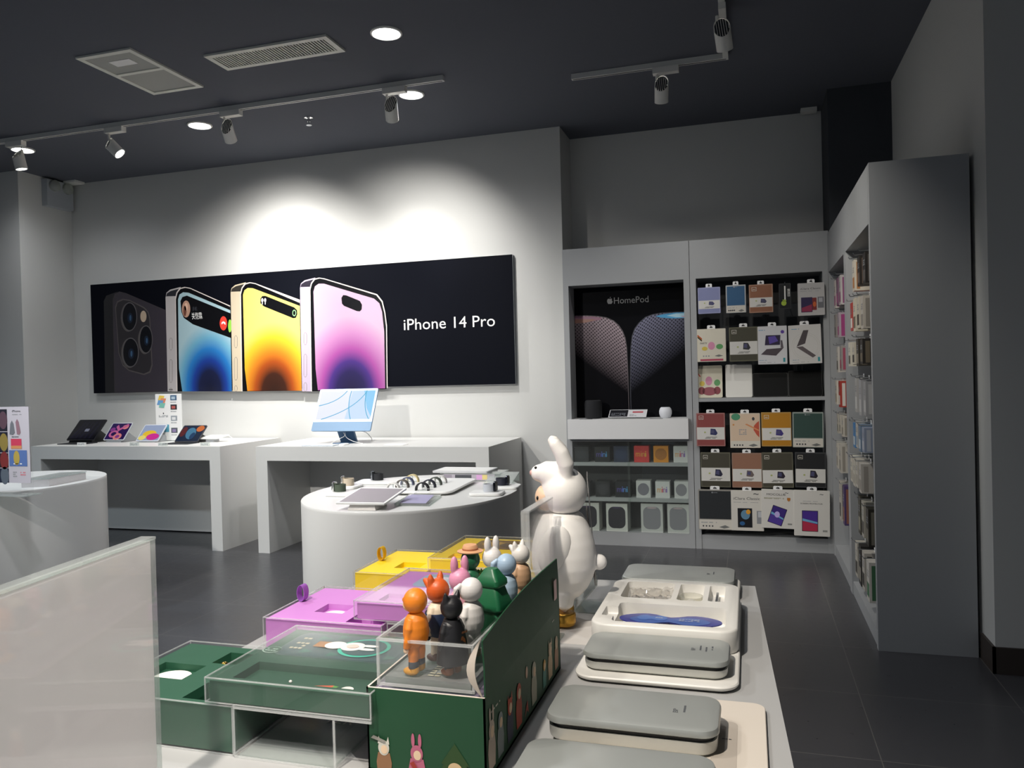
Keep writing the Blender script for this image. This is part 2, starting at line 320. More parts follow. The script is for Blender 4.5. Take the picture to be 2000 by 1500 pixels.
# ================================================================ big phone poster
PX0, PX1, PZ0, PZ1, PY = -6.340, -1.896, 1.325, 2.420, 6.39
t = thing('wall_poster', 'very wide black wall poster of four phones with white lettering at the right', 'poster', ((PX0+PX1)/2, PY, PZ0))
MB().box(PX0, PX1, PY+.001, YW, PZ0, PZ1, mat('8d9096', .4, .6)).build('frame', t)
mb = MB().frame((0, PY, 0)); BK = mat('0a0c14', .65, name='poster_black', spec=.06)
def c4(x, y): p = P(150+x/3.3333, 480+y/3.3333, Y=PY); return (p.x, p.z)
def c4l(l): return [c4(*q) for q in l]
mb.rect(PX0, PZ0, PX1, PZ1, BK, 1)
def elp(cx, cy, rx, ry, m, k, sk=0): mb.poly(c4l([(cx+rx*math.cos(a)+sk*ry*math.sin(a), cy+ry*math.sin(a)) for a in [2*PI*i/32 for i in range(32)]]), m, k)
B0 = 948
G1 = mat('3b3639', .4); G2 = mat('2b282c', .4); G3 = mat('1c1b20', .4); G4 = mat('55504f', .4); G5 = mat('0b0c12', .3)
mb.poly(c4l([(186, B0+8), (176, 360), (192, 325), (270, 297), (250, 310), (236, 345), (246, B0+8)]), mat('1a191d', .4), 2)
mb.poly(c4l([(246, B0+8), (234, 350), (248, 312), (278, 298), (320, 308), (578, 418), (598, B0)]), G1, 3)
mb.poly(c4l([(250, B0+8), (239, 355), (252, 318), (278, 304), (320, 313), (578, 425), (598, B0)]), mat('37323a', .4), 4)
isl = [(250, 400), (262, 362), (300, 345), (345, 352), (440, 400), (468, 430), (478, 470), (494, 780), (480, 825), (440, 842), (340, 815), (300, 780), (272, 700)]
mb.poly(c4l(isl), G4, 5); mb.poly(c4l([(370+(x-370)*.95, 590+(y-590)*.965) for x, y in isl]), G2, 6)
for cx, cy, rx, ry in ((345, 462, 50, 94), (452, 610, 44, 92), (352, 695, 54, 97)):
    elp(cx-8, cy+4, rx, ry, G4, 7); elp(cx, cy, rx, ry, mat('5d5a5c', .4), 8); elp(cx, cy, rx*.9, ry*.93, G5, 9); elp(cx+4, cy+8, rx*.35, ry*.35, mat('1b2536', .3), 10); elp(cx+6, cy+8, rx*.12, ry*.2, mat('3c5a78', .3), 11)
elp(435, 460, 20, 37, mat('b9a48e', .5), 7)
def phone(xl, yt, tx, metal, dark, scr, right, rb, k, bx):
    # metal side band, black rim, lit glass
    mb.poly(c4l([(xl+14, B0), (xl, yt+70), (xl+6, yt+38), (xl+30, yt+18), (xl+100, yt), (xl+70, yt+60), (xl+62, yt+90), (xl+78, B0)]), metal, k)
    mb.poly(c4l([(xl+3, yt+62), (xl+9, yt+42), (xl+34, yt+26), (xl+88, yt+12), (xl+66, yt+60)]), mat(dark, .3), k+1)
    mb.poly(c4l([(xl+72, B0), (xl+62, yt+75), (xl+72, yt+35), (xl+92, yt+8), (xl+125, yt), (xl+160, yt+6)]+right), mat('d9cfc9', .3), k+2)
    mb.poly(c4l([(xl+78, B0), (xl+68, yt+80), (xl+78, yt+40), (xl+98, yt+14), (xl+128, yt+6), (xl+160, yt+12)]+rb), mat('08080c', .3), k+3)
    for j, (y0, y1) in enumerate(((bx, bx+80), (bx+140, bx+290), (bx+325, B0))):
        for d_, mm in ((0, mat('8b837e', .4)), (3, metal)):
            mb.poly(c4l([(xl+24+d_, y1-14), (xl+24+d_, y0+14), (xl+30+d_*.5, y0+d_), (xl+40-d_*.5, y0+d_), (xl+46-d_, y0+14), (xl+46-d_, y1-14), (xl+40, y1-d_), (xl+30, y1-d_)]), mm, k+2+(d_ > 0))
    return
k = 12
phone(580, 268, 0, mat('b9b3b2', .35), '2a2a30', None, [(1000, 390), (1012, B0)], [(1000, 397), (1012, B0)], k, 600)
cen = c4(870, 930)
mb.poly(c4l([(690, B0), (668, 800), (662, 350), (672, 318), (695, 303), (730, 306), (1002, 420), (1012, B0)]), grad('blue_screen', cen, .42, .62, [(0, '11142a'), (.28, '161b3a'), (.45, '1a3888'), (.62, '2672b4'), (.8, '6aa4be'), (1, 'a4c0c8')]), k+5)
mb.poly(c4l([(700, 470), (684, 430), (678, 360), (690, 335), (720, 325), (1003, 440), (1010, 602), (760, 512)]), mat('08080c', .3), k+6)
elp(715, 412, 27, 55, mat('b58d78', .5), k+7); elp(715, 398, 11, 26, mat('d9b097', .5), k+8); elp(707, 425, 10, 34, mat('6b3f30', .5), k+8); elp(958, 505, 24, 46, mat('e04034', .4), k+7); elp(1000, 522, 12, 42, mat('8fc94a', .4), k+7)
mb.poly(c4l([(945, 512), (948, 497), (958, 492), (970, 498), (973, 514), (966, 512), (958, 503), (950, 510)]), WPRINT, k+8)
p0 = c4(756, 425); mb.text('手机', p0[0], p0[1], .055, .04, mat('44464e', .4), k+8)
p0 = c4(755, 480); mb.text('关恺霖', p0[0], p0[1], .12, .065, WPRINT, k+8, shear=-.15)
k = 22
phone(1005, 238, 0, mat('c9bba2', .35), '33302c', None, [(1455, 352), (1468, B0-5)], [(1455, 372), (1468, B0-5)], k, 585)
cen = c4(1290, 960)
mb.poly(c4l([(1115, B0-3), (1098, 800), (1086, 320), (1096, 290), (1118, 275), (1150, 277), (1455, 392), (1468, B0-5)]), grad('amber_screen', cen, .46, .66, [(0, '2a1710'), (.28, '3a1d12'), (.45, '9c4616'), (.6, 'c87a20'), (.8, 'd0b02c'), (1, 'cfc56a')]), k+5)
mb.poly(c4l([(1200, 375), (1200, 345), (1212, 328), (1232, 327), (1420, 402), (1438, 420), (1440, 445), (1430, 470), (1412, 472), (1222, 395)]), mat('08080c', .3), k+6)
for ex in (1212, 1231): elp(ex, 355, 7, 13, WPRINT, k+7); mb.poly(c4l([(ex-2, 355), (ex+3, 355), (ex+3, 384), (ex-2, 382)]), WPRINT, k+7)
elp(1420, 438, 12, 21, mat('8fd08a', .4), k+7); elp(1420, 438, 8, 15, mat('08080c', .3), k+8)
k = 32
rgt = [(1960, 316), (1995, 360), (2012, 430), (2024, 520), (2028, B0-22)]
phone(1458, 208, 0, mat('b7a9bd', .35), '2c2833', None, rgt, [(x-6, y+7) for x, y in rgt], k, 565)
cen = c4(1790, 960)
mb.poly(c4l([(1575, B0-8), (1560, 800), (1546, 300), (1556, 265), (1580, 248), (1615, 248), (1940, 345), (1975, 375), (1992, 430), (2006, 560), (2012, B0-20)]), grad('violet_screen', cen, .52, .70, [(0, '1a1430'), (.28, '221a48'), (.42, '402870'), (.58, '96468c'), (.78, 'b078a6'), (1, 'b89cb2')]), k+5)
mb.poly(c4l([(1732, 378), (1728, 340), (1740, 322), (1760, 324), (1848, 360), (1862, 385), (1860, 415), (1848, 428), (1828, 426), (1745, 392)]), mat('08080c', .3), k+6)
a, b = P(789, 644, Y=PY), P(967, 640, Y=PY)
mb.text('iPhone 14 Pro', a.x, P(880, 641, Y=PY).z, b.x-a.x, .098, WPRINT, 3)
mb.build('print', t)
# ================================================================ wall tables
def wall_table(x0, x1, label):
    t = thing('display_table', label, 'table', ((x0+x1)/2, 5.99, 0))
    MB().box(x0, x1, 5.54, YW-.022, .755, .87, LAM).build('tabletop', t)
    for a in (x0, x1-.105): MB().box(a, a+.105, 5.54, YW-.022, 0, .755, LAM).build('leg', t)
    MB().box(x0+.105, x1-.105, 6.185, 6.205, 0.012, .755, LAM).build('modesty_panel', t); return t
wall_table(-6.22, -4.215, 'white laminate wall table at the left holding four tablets'); wall_table(-3.872, -1.865, 'white laminate wall table holding the blue all-in-one computer')
def tablet(bl, br, tl, yb, yt, label, scr, name='tablet', casem='2a2c30', stand='grey'):
    a = P(*bl, Y=yb); b = P(*br, Y=yb); c = P(*tl, Y=yt); w_ = b.x-a.x; W = V(0, yt-yb, c.z-a.z); h = W.length; z0 = max(a.z, .878)
    O = V(a.x, yb, z0); t = thing(name, label, 'tablet', (a.x+w_/2, yb+.05, .87), 'tablets on the left wall table')
    bz = MB().slab(O, (1, 0, 0), W, w_, h, .008, mat(casem, .4), .012); bz.build('casing', t)
    s = MB().frame(O+V(0, 0, 0), (1, 0, 0), W); scr(s, w_, h); s.build('screen', t)
    n = V(1, 0, 0).cross(W).normalized(); top = O+W*.55-n*.009; 
    st = MB(); sm = mat('9a9da0', .5) if stand == 'grey' else BLACK
    st.add([tuple(O+V(.03, 0, 0)+W*.05-n*.009), tuple(O+V(w_-.03, 0, 0)+W*.05-n*.009), tuple(top+V(w_-.03, 0, 0)), tuple(top+V(.03, 0, 0)), (O.x+.03, yt+.10, .872), (O.x+w_-.03, yt+.10, .872), (O.x+.03, yb, .872), (O.x+w_-.03, yb, .872)],
        [(3, 2, 5, 4), (0, 3, 4, 6), (1, 7, 5, 2), (6, 4, 5, 7), (0, 6, 7, 1)], sm); st.build('stand', t); return t
def scr_pad(s, w_, h, m, k=1, b=.008): s.poly(rr(w_/2, h/2, w_-2*b, h-2*b, .006), m, k)
def s1(s, w_, h):
    scr_pad(s, w_, h, mat('10101a', .15, em=.3)); 
    for i in range(5): s.poly([(w_*(.1+.16*i), h*.1), (w_*(.18+.16*i), h*.1), (w_*(.3+.14*i), h*.9), (w_*(.27+.14*i), h*.9)], mat('1d1a35', .2, em=.3), 2)
    s.rect(w_*.45, h*.42, w_*.6, h*.55, mat('8f93a8', .3, em=.3), 3)
def s2(s, w_, h):
    scr_pad(s, w_, h, mat('2e1a58', .2, em=.45)); pk = mat('c9679c', .2, em=.5); pl = mat('8c3f8f', .2, em=.5); e = mat('e58a8a', .2, em=.5)
    for c, q, r, m, i in ((.35, .35, .22, pk, 2), (.35, .35, .12, mat('2e1a58', .2, em=.45), 3), (.6, .2, .2, e, 4), (.6, .2, .1, pl, 5), (.75, .75, .14, e, 2), (.2, .6, .12, pl, 4)): s.disc(w_*c, h*q, w_*r, w_*r*.8, m, i)
    s.poly([(w_*.3, h*.75), (w_*.5, h*.5), (w_*.9, h*.85), (w_*.8, h*.93), (w_*.52, h*.66), (w_*.36, h*.88)], pk, 6)
def s3(s, w_, h):
    scr_pad(s, w_, h, mat('a9b9da', .2, em=.5)); s.disc(w_*.45, h*.42, w_*.3, h*.22, mat('f0c63a', .2, em=.6), 2); s.disc(w_*.66, h*.26, w_*.28, h*.2, mat('d8369a', .2, em=.6), 3); s.disc(w_*.2, h*.2, w_*.16, h*.14, mat('f4e27a', .2, em=.6), 3)
def s4(s, w_, h):
    scr_pad(s, w_, h, mat('1b2c4a', .2, em=.4)); s.disc(w_*.15, h*.6, w_*.12, h*.3, mat('6e2a2e', .2, em=.4), 2); s.disc(w_*.5, h*.5, w_*.2, h*.36, mat('4f86a8', .2, em=.5), 3, rot=.4); s.disc(w_*.8, h*.78, w_*.16, h*.18, mat('e0783a', .2, em=.5), 4); s.disc(w_*.62, h*.35, w_*.1, h*.2, mat('22456e', .2, em=.5), 5)
t1 = tablet((129, 860), (183, 861), (145, 820), 5.88, 6.05, 'large dark tablet with a black keyboard cover, farthest left on the wall table', s1, casem='15161a', stand='b')
KB = mat('202226', .6)
def folio(t, x0, x1, y0, y1):
    mb = MB().rrect((x0+x1)/2, (y0+y1)/2, x1-x0, y1-y0, .01, [(0, .8705), (0, .876), (.001, .8775)], KB)
    for r_ in range(5):
        for c in range(12): mb.box(x0+.012+c*(x1-x0-.024)/12, x0+.008+(c+1)*(x1-x0-.024)/12, y0+.06+r_*.02, y0+.076+r_*.02, .877, .8785, BLACK)
    mb.build('keyboard_cover', t)
folio(t1, -6.10, -5.80, 5.70, 5.878)
tablet((201, 859.6), (241, 861), (215, 826), 5.93, 6.06, 'tablet with purple and pink swirl wallpaper, second from left on the wall table', s2, stand='grey', casem='b9bcc2')
tablet((264.6, 861.6), (308, 861.6), (278, 829.4), 5.93, 6.06, 'tablet showing yellow and magenta ovals on pale blue, third from left on the wall table', s3, casem='c3c6cc')
t4 = tablet((340, 863), (386, 863.8), (355, 830.8), 5.88, 6.02, 'dark blue screened tablet with keyboard cover, farthest right on the wall table', s4, casem='1b1d24', stand='b')
folio(t4, -4.95, -4.68, 5.72, 5.878)
for i, (px, lb) in enumerate(((152, 'clear price tag block at the table edge before the black-covered large tablet'), (256, 'clear price tag block at the table edge right of the purple swirl tablet'), (312, 'clear price tag block on the table edge right of the yellow oval tablet'), (395, 'clear price tag block at the right end before the blue screened tablet'))):
    c = P(px, 868, Z=.885); tag(MB().box(c.x-.045, c.x+.045, 5.60, 5.612, .87, .898, WHITE if i == 0 else CLRD).frame((c.x-.045, 5.60, .87)).grid(.01, .008, .08, .022, 7, 2, GREYINK, 1).build('price_tag'), lb, 'price tag', 'price tags on the left wall table')
# upright leaflet board behind the tablets
t = thing('sign_board', 'upright white leaflet board of tablet pictures standing behind the tablets', 'sign', (-5.1, 6.1, .87))
a = P(303, 770, Y=6.08); b = P(354, 771, Y=6.08); W_ = b.x-a.x; H_ = a.z-.875
MB().box(a.x-.004, b.x+.004, 6.086, 6.092, .872, a.z+.004, CLR).box(a.x-.004, b.x+.004, 6.04, 6.13, .87, .874, CLRD).build('acrylic_holder', t)
mb = MB().slab((a.x, 6.08, .876), (1, 0, 0), (0, 0, 1), W_, H_, .002, WPRINT)
for i, (u, v, c) in enumerate(((.22, .92, 'e8c95a'), (.28, .86, 'e08a6a'), (.18, .82, '6a9ed0'), (.25, .76, '7ec0b0'))): mb.poly([(W_*(u-.12), H_*(v-.05)), (W_*(u+.08), H_*(v-.06)), (W_*(u+.14), H_*(v+.04)), (W_*(u-.06), H_*(v+.05))], mat(c, .5), 2+i)
for i, v in enumerate((.86, .66, .42, .16)): mb.rect(W_*.58, H_*v, W_*.82, H_*(v+.11), mat(('4c6a88', '2b2b33', '9aa0a6', '5a5e66')[i], .5), 2).rect(W_*.62, H_*(v+.02), W_*.76, H_*(v+.08), mat(('b0c4d0', 'b86058', 'e0e0e0', '8f7fa8')[i], .5), 3).grid(W_*.58, H_*(v-.05), W_*.85, H_*(v-.02), 6, 1, GREYINK)
mb.disc(W_*.3, H_*.58, .006, .008, INK, 2).grid(W_*.12, H_*.5, W_*.48, H_*.55, 8, 2, GREYINK).rect(W_*.25, H_*.18, W_*.5, H_*.34, mat('5fa8c0', .5), 2); mb.build('leaflet', t)
t = thing('tablet', 'white tablet lying propped at the right end of the left wall table', 'tablet', (-4.6, 6.0, .87))
MB().slab((-4.74, 5.93, .905), (1, 0, 0), (.3, 1, .18), .2, .14, .007, WHITE, .01).build('casing', t); MB().box(-4.68, -4.60, 5.96, 6.04, .87, .905, mat('cfd2d6', .4)).build('stand', t)
def cable(pts, label, r=.0022):
    P_ = [V(p) for p in pts]; out = []
    for i in range(len(P_)-1):
        p0, p1, p2, p3 = P_[max(i-1, 0)], P_[i], P_[i+1], P_[min(i+2, len(P_)-1)]
        for j in range(8):
            u = j/8; out.append(.5*((2*p1)+(p2-p0)*u+(2*p0-5*p1+4*p2-p3)*u*u+(3*p1-p0-3*p2+p3)*u**3))
    out.append(P_[-1]); one(MB().tube(out, r, WHITE, 6), 'charging_cable', label, 'cable')
cable([(-4.62, 6.03, .90), (-4.50, 6.0, .93), (-4.38, 5.95, .895), (-4.35, 5.85, .873), (-4.5, 5.8, .873), (-4.62, 5.86, .873)], 'white charging cable looped at the right end of the left wall table')
cable([(-5.42, 6.16, .91), (-5.33, 6.15, .95), (-5.2, 6.12, .90), (-5.1, 6.14, .873)], 'white charging cable trailing behind the yellow oval tablet')
# all-in-one computer
IB = mat('7892ac', .35, .3, name='light_blue_aluminium'); IBD = mat('52708f', .35, .4)
O = V(-3.512, 5.80, .975); W = V(0, .17, .345); w_ = .546; h_ = W.length
t = thing('desktop_computer', 'light blue all-in-one desktop computer tilted back on the wall table', 'computer', (-3.24, 5.9, .87))
MB().slab(O, (1, 0, 0), W, w_, h_, .012, IB, .012).build('display_case', t)
mb = MB().frame(O, (1, 0, 0), W).poly(rr(w_/2, h_/2, w_-.004, h_-.004, .01), mat('e6ebee', .2), 1).build('bezel', t)
u0, v0, u1, v1 = .02, .105, w_-.02, h_-.02
mb = MB().frame(O, (1, 0, 0), W).rect(u0, v0, u1, v1, mat('c3d6f2', .15, em=.9), 2); ln = mat('5fb3d8', .2, em=.75); lt = mat('dfe3f7', .2, em=.85); sk = mat('8cc6ec', .2, em=.85)
mb.poly([(u0, v0), (u1*.55, v0), (u1*.6, v1), (u0, v1)], lt, 3).poly([(u1*.8, v1), (u1, v1), (u1, v0+.02), (u1*.9, v0+.1)], sk, 3)
def arc(c0, c1, c2, w2=.0035, k=5, m=ln):
    pts = []; 
    for i in range(17):
        q = i/16; pts.append(((1-q)**2*c0[0]+2*q*(1-q)*c1[0]+q*q*c2[0], (1-q)**2*c0[1]+2*q*(1-q)*c1[1]+q*q*c2[1]))
    for i in range(16):
        (x0, y0), (x1, y1) = pts[i], pts[i+1]; l = math.hypot(x1-x0, y1-y0); nx, ny = -(y1-y0)/l*w2, (x1-x0)/l*w2
        mb.poly([(x0-nx, y0-ny), (x1-nx, y1-ny), (x1+nx, y1+ny), (x0+nx, y0+ny)], m, k)
du, dv = u1-u0, v1-v0
arc((u0+.1*du, v0), (u0+.7*du, v0+.35*dv), (u0+.85*du, v1)); arc((u0, v0+.48*dv), (u0+.35*du, v0+.6*dv), (u0+.48*du, v1)); arc((u0+.56*du, v1), (u0+.52*du, v0+.5*dv), (u0+.64*du, v0)); arc((u0+.84*du, v1), (u0+.82*du, v0+.4*dv), (u0+.97*du, v0))
mb.build('screen', t); MB().frame(O, (1, 0, 0), W).rect(.002, .002, w_-.002, .082, IB, 2).build('chin', t)
MB().add([(-3.31, 5.86, .99), (-3.16, 5.86, .99), (-3.16, 5.93, .875), (-3.31, 5.93, .875), (-3.31, 5.885, 1.0), (-3.16, 5.885, 1.0), (-3.16, 5.95, .875), (-3.31, 5.95, .875)], [(0, 3, 2, 1), (4, 5, 6, 7), (0, 1, 5, 4), (3, 7, 6, 2), (0, 4, 7, 3), (1, 2, 6, 5)], IBD).build('stand_neck', t)
MB().rrect(-3.235, 5.87, .15, .16, .006, [(0, .87), (0, .875), (.001, .876)], IBD).build('stand_foot', t)
t = thing('keyboard', 'slim white wireless keyboard lying in front of the blue computer', 'keyboard', (-3.32, 5.63, .87))
MB().rrect(-3.33, 5.64, .29, .115, .008, [(0, .8705), (0, .876), (.001, .877)], mat('c4cdd6', .4)).build('case', t)
mb = MB()
for r_ in range(5):
    for c in range(13): mb.box(-3.465+c*.0212, -3.465+c*.0212+.018, 5.592+r_*.0205, 5.592+r_*.0205+.017, .8768, .8785, WHITE)
mb.build('keys', t)
one(MB().rrect(-3.13, 5.66, .057, .11, .027, [(0, .8705), (0, .874), (.004, .882), (.012, .886)], WHITE, 8), 'computer_mouse', 'white wireless mouse at the right end of the slim keyboard', 'mouse')
one(MB().rrect(-2.70, 5.72, .17, .11, .01, [(0, .8705), (0, .873), (.001, .874)], WPRINT), 'trackpad', 'flat white trackpad alone on the computer table, right of the mouse', 'trackpad')
cable([(-3.24, 5.85, .96), (-3.22, 5.83, .93), (-3.27, 5.78, .90), (-3.30, 5.74, .873)], 'thin white cable hanging left below the blue computer'); cable([(-3.23, 5.86, .96), (-3.20, 5.83, .92), (-3.12, 5.80, .89), (-3.02, 5.78, .873)], 'thin white cable hanging right below the blue computer')
cable([(-3.17, 5.95, .97), (-3.10, 5.98, .95), (-3.06, 6.0, .90), (-3.08, 6.05, .873)], 'thicker white power cable looping behind the blue computer stand', .003)
# ================================================================ elliptical tables
def drum(cx, cy, rx, ry, label):
    t = thing('oval_display_table', label, 'table', (cx, cy, 0)); n = 72
    def ring(k, z): return [(cx+(rx-k)*math.cos(2*PI*i/n), cy+(ry-k)*math.sin(2*PI*i/n), z) for i in range(n)]
    MB().rings([ring(0, 0.005), ring(0, .785)], LAM).build('drum_base', t); MB().rings([ring(0, .785), ring(0, .797), ring(.002, .80)], LAM).build('tabletop', t)
drum(-1.715, 3.84, .55, .66, 'oval white table in the middle displaying smart watches and straps')
drum(-4.60, 3.83, .60, .66, 'oval white table at the left frame edge with a leaflet board')
TZ = .80
# left oval table things
t = thing('sign_board', 'tall leaflet board with dark photo tiles standing on the left oval table', 'sign', (-4.1, 3.42, TZ))
a = P(57, 794, Y=3.40); b = P(61, 922, Y=3.40); x1 = a.x; x0 = x1-.52; z0, z1 = .87, a.z
MB().box(x0, x1+.004, 3.404, 3.409, TZ+.002, z1+.004, CLR).box(x0, x1, 3.35, 3.47, TZ, TZ+.005, CLRD).build('acrylic_holder', t)
mb = MB().slab((x0, 3.398, z0), (1, 0, 0), (0, 0, 1), x1-x0-.004, z1-z0, .002, mat('b9b6c0', .45)); q = x1-x0-.004; W2 = q-.155; K_ = .76; H = z1-z0
for i, (v0, v1, c, c2) in enumerate(((.68, .97, '23242f', '5a4450'), (.40, .67, '1f2130', '8a7a40'), (.20, .39, '2a2024', '7a3030'), (.0, .19, '1c2438', '5a6470'))):
    mb.rect(.01, H*v0, W2, H*v1, mat(c, .4), 2).disc(W2*.92, H*(v0+v1)/2, .03, .05, mat(c2, .4), 3).disc(W2*.5, H*(v0+v1)/2, .06, .04, mat(c2, .4), 3)
mb.text('iPhone', W2+K_*.05, H*.93, .06, .012, INK, 3).grid(W2+K_*.05, H*.895, W2+K_*.14, H*.91, 8, 1, GREYINK, 3)
mb.poly([(W2+K_*.02, H*.64), (W2+K_*.03, H*.78), (W2+K_*.045, H*.82), (W2+K_*.06, H*.78), (W2+K_*.07, H*.66), (W2+K_*.05, H*.63)], mat('6c7078', .5), 3).poly([(W2+K_*.09, H*.64), (W2+K_*.08, H*.80), (W2+K_*.095, H*.84), (W2+K_*.11, H*.80), (W2+K_*.125, H*.66), (W2+K_*.11, H*.63)], mat('8b6c78', .5), 3)
mb.rect(W2+K_*.03, H*.45, W2+K_*.13, H*.58, mat('c2405a', .4), 3).rect(W2+K_*.03, H*.45, W2+K_*.13, H*.49, mat('c98a5c', .4), 4).grid(W2+K_*.04, H*.60, W2+K_*.12, H*.62, 6, 1, INK)
mb.rect(W2+K_*.01, H*.22, q-.02, H*.43, mat('5570a8', .4), 3).disc(W2+K_*.08, H*.33, .022, .04, mat('b09a4c', .4), 4).grid(W2+K_*.05, H*.245, W2+K_*.13, H*.27, 8, 1, WPRINT, 4)
mb.grid(W2+K_*.04, H*.08, W2+K_*.08, H*.16, 3, 3, GREYINK).grid(W2+K_*.11, H*.1, W2+K_*.16, H*.16, 4, 2, mat('c97a86', .5)); mb.build('leaflet', t)
t = thing('acrylic_display_block', 'clear topped white display block lying on the left oval table', 'display stand', (-4.15, 3.8, TZ))
a, b, c, d = P(42, 953, Z=TZ), P(96, 950, Z=TZ), P(168, 936, Z=TZ), P(160, 925, Z=TZ); d = V(a.x+(c.x-b.x), a.y+(c.y-b.y), TZ)
MB().quadbox([(a.x, a.y), (b.x, b.y), (c.x, c.y), (d.x, d.y)], TZ+.0005, TZ+.045, mat('d5d2d2', .35)).build('block', t)
mb = MB().quadbox([(a.x-.004, a.y-.004), (b.x+.004, b.y-.004), (c.x+.004, c.y+.004), (d.x-.004, d.y+.004)], TZ+.046, TZ+.052, CLRD); mb.build('clear_lid', t)
t = thing('tablet', 'thin dark edged tablet lying flat at the front of the left oval table', 'tablet', (-4.2, 3.35, TZ))
MB().rrect(-4.33, 3.40, .25, .17, .012, [(0, TZ+.0005), (0, TZ+.006), (.001, TZ+.007)], mat('8e9298', .4, .5)).build('casing', t); MB().rrect(-4.33, 3.40, .235, .155, .008, [(0, TZ+.0071), (0, TZ+.0075)], mat('9fb0c0', .1)).build('screen', t)
# middle oval table: watches
def pad(cx, cy, w_, d_, label, rot=0):
    t = thing('watch_pad', label, 'display pad', (cx, cy, TZ)); mb = MB(); mb.X = Matrix.Translation((cx, cy, 0)) @ Matrix.Rotation(rot, 4, 'Z')
    mb.rrect(0, 0, w_, d_, .03, [(.004, TZ+.0005), (0, TZ+.003), (0, TZ+.012), (.003, TZ+.015)], WHITE); mb.build('pad', t); return t
def watch(x, y, label, band, case, up=1, ang=0, z=TZ+.0155, grp='smart watches on the middle oval table'):
    t = thing('smart_watch', label, 'watch', (x, y, z), grp); bm_ = mat(band, .6); M_ = Matrix.Translation((x, y, z)) @ Matrix.Rotation(ang, 4, 'Z')
    mb = MB(); mb.X = M_; n = 28; R = []
    for i in range(n):      # closed strap loop lying on its side, upright band of 24 mm
        a = 2*PI*i/n; ca, sa = math.cos(a), math.sin(a)
        R.append([(.031*ca, .027*sa, 0), (.031*ca, .027*sa, .038), (.0270*ca, .023*sa, .038), (.0270*ca, .023*sa, 0)])
    vs = [p for r in R for p in r]; fs = [(4*i+j, 4*((i+1) % n)+j, 4*((i+1) % n)+(j+1) % 4, 4*i+(j+1) % 4) for i in range(n) for j in range(4)]
    mb.add(vs, fs, bm_); mb.build('strap', t)
    mb = MB(); mb.X = M_ @ Matrix.Translation((-.031, -.004, .026)) @ Matrix.Rotation(PI/2, 4, 'Y'); mb.rrect(0, 0, .050, .042, .009, [(.003, -.006), (0, -.003), (0, .003), (.003, .006)], mat(case, .15, .9), 6); mb.build('watch_case', t)
    mb = MB(); mb.X = M_ @ Matrix.Translation((-.0375, -.004, .026)) @ Matrix.Rotation(PI/2, 4, 'Y'); mb.rrect(0, 0, .044, .036, .008, [(0, -.0008), (0, .0004)], BLACK, 6); mb.build('watch_screen', t)
def wl(px, py): p = P(px, py, Z=TZ+.016); return p.x, p.y
pad(-2.04, 3.66, .15, .15, 'white watch pad under the green strapped watch at the left of the oval table'); pad(-2.145, 3.90, .15, .14, 'white watch pad under the beige strapped watch on the oval table'); pad(-2.02, 4.10, .30, .15, 'white watch pad under the black watch at the back left of the oval table', .15)
x, y = wl(650, 964); watch(-2.06, 3.67, 'watch with a dark green woven strap, frontmost of the three at the left', '3f4a3c', 'cfd0ce'); watch(-2.13, 3.89, 'watch with a beige strap between the green and the black strapped watches', 'b9ac98', 'd8d4cc'); watch(-2.06, 4.11, 'black watch with silver case at the back left of the oval table', '16181e', '8f9298')
pad(-1.28, 3.76, .17, .13, 'white watch pad near the front right edge under the white strapped watch', .1); pad(-1.26, 3.985, .17, .14, 'white watch pad at the right end of the oval table under the navy watch', .1)
watch(-1.27, 3.765, 'watch with a pale grey strap and dark case on the right front pad', 'b9bdc4', '2a2c33', ang=PI); watch(-1.275, 3.99, 'navy strapped watch, farthest right on the oval table', '1b1e2c', '2a2c36', ang=PI)
# strap tray
t = thing('strap_tray', 'large white tray carrying two rows of watch straps on the middle oval table', 'tray', (-1.66, 3.93, TZ))
mb = MB(); mb.X = Matrix.Translation((-1.665, 3.93, 0)) @ Matrix.Rotation(.06, 4, 'Z'); mb.rrect(0, 0, .40, .52, .06, [(.008, TZ+.008), (0, TZ+.013), (0, TZ+.018), (.004, TZ+.022)], WHITE, 8); mb.build('tray_board', t)
MB().box(-1.80, -1.53, 3.72, 4.14, TZ+.0005, TZ+.008, CLRD).build('foot', t)
bands = [(837-140, 955, 'd8d6d2', 'white watch strap arched at the front of the left row on the tray'), (837-60, 950, '5c5650', 'taupe watch strap arched second in the left row on the tray'), (0, 0, '4a5068', 'slate blue watch strap arched third in the left row on the tray'), (0, 0, 'c8b98c', 'straw yellow watch strap arched at the back of the left row on the tray'),
         (0, 0, '15161c', 'black watch strap arched at the front of the right row on the tray'), (0, 0, '1d2130', 'midnight blue watch strap arched second in the right row on the tray'), (0, 0, '434a42', 'dark green watch strap arched third in the right row on the tray'), (0, 0, 'c4c2c0', 'pale grey watch strap arched at the back of the right row on the tray')]
spots_ = [(-1.76, 3.76), (-1.755, 3.84), (-1.765, 3.93), (-1.77, 4.06), (-1.60, 3.74), (-1.60, 3.83), (-1.605, 3.92), (-1.60, 4.02)]
spots_ = [(*P(px, py, Z=TZ+.022).xy, 0) for px, py in ((768, 958), (786, 952), (796, 947), (806, 941), (825, 958), (838, 952), (850, 947), (860, 943))]
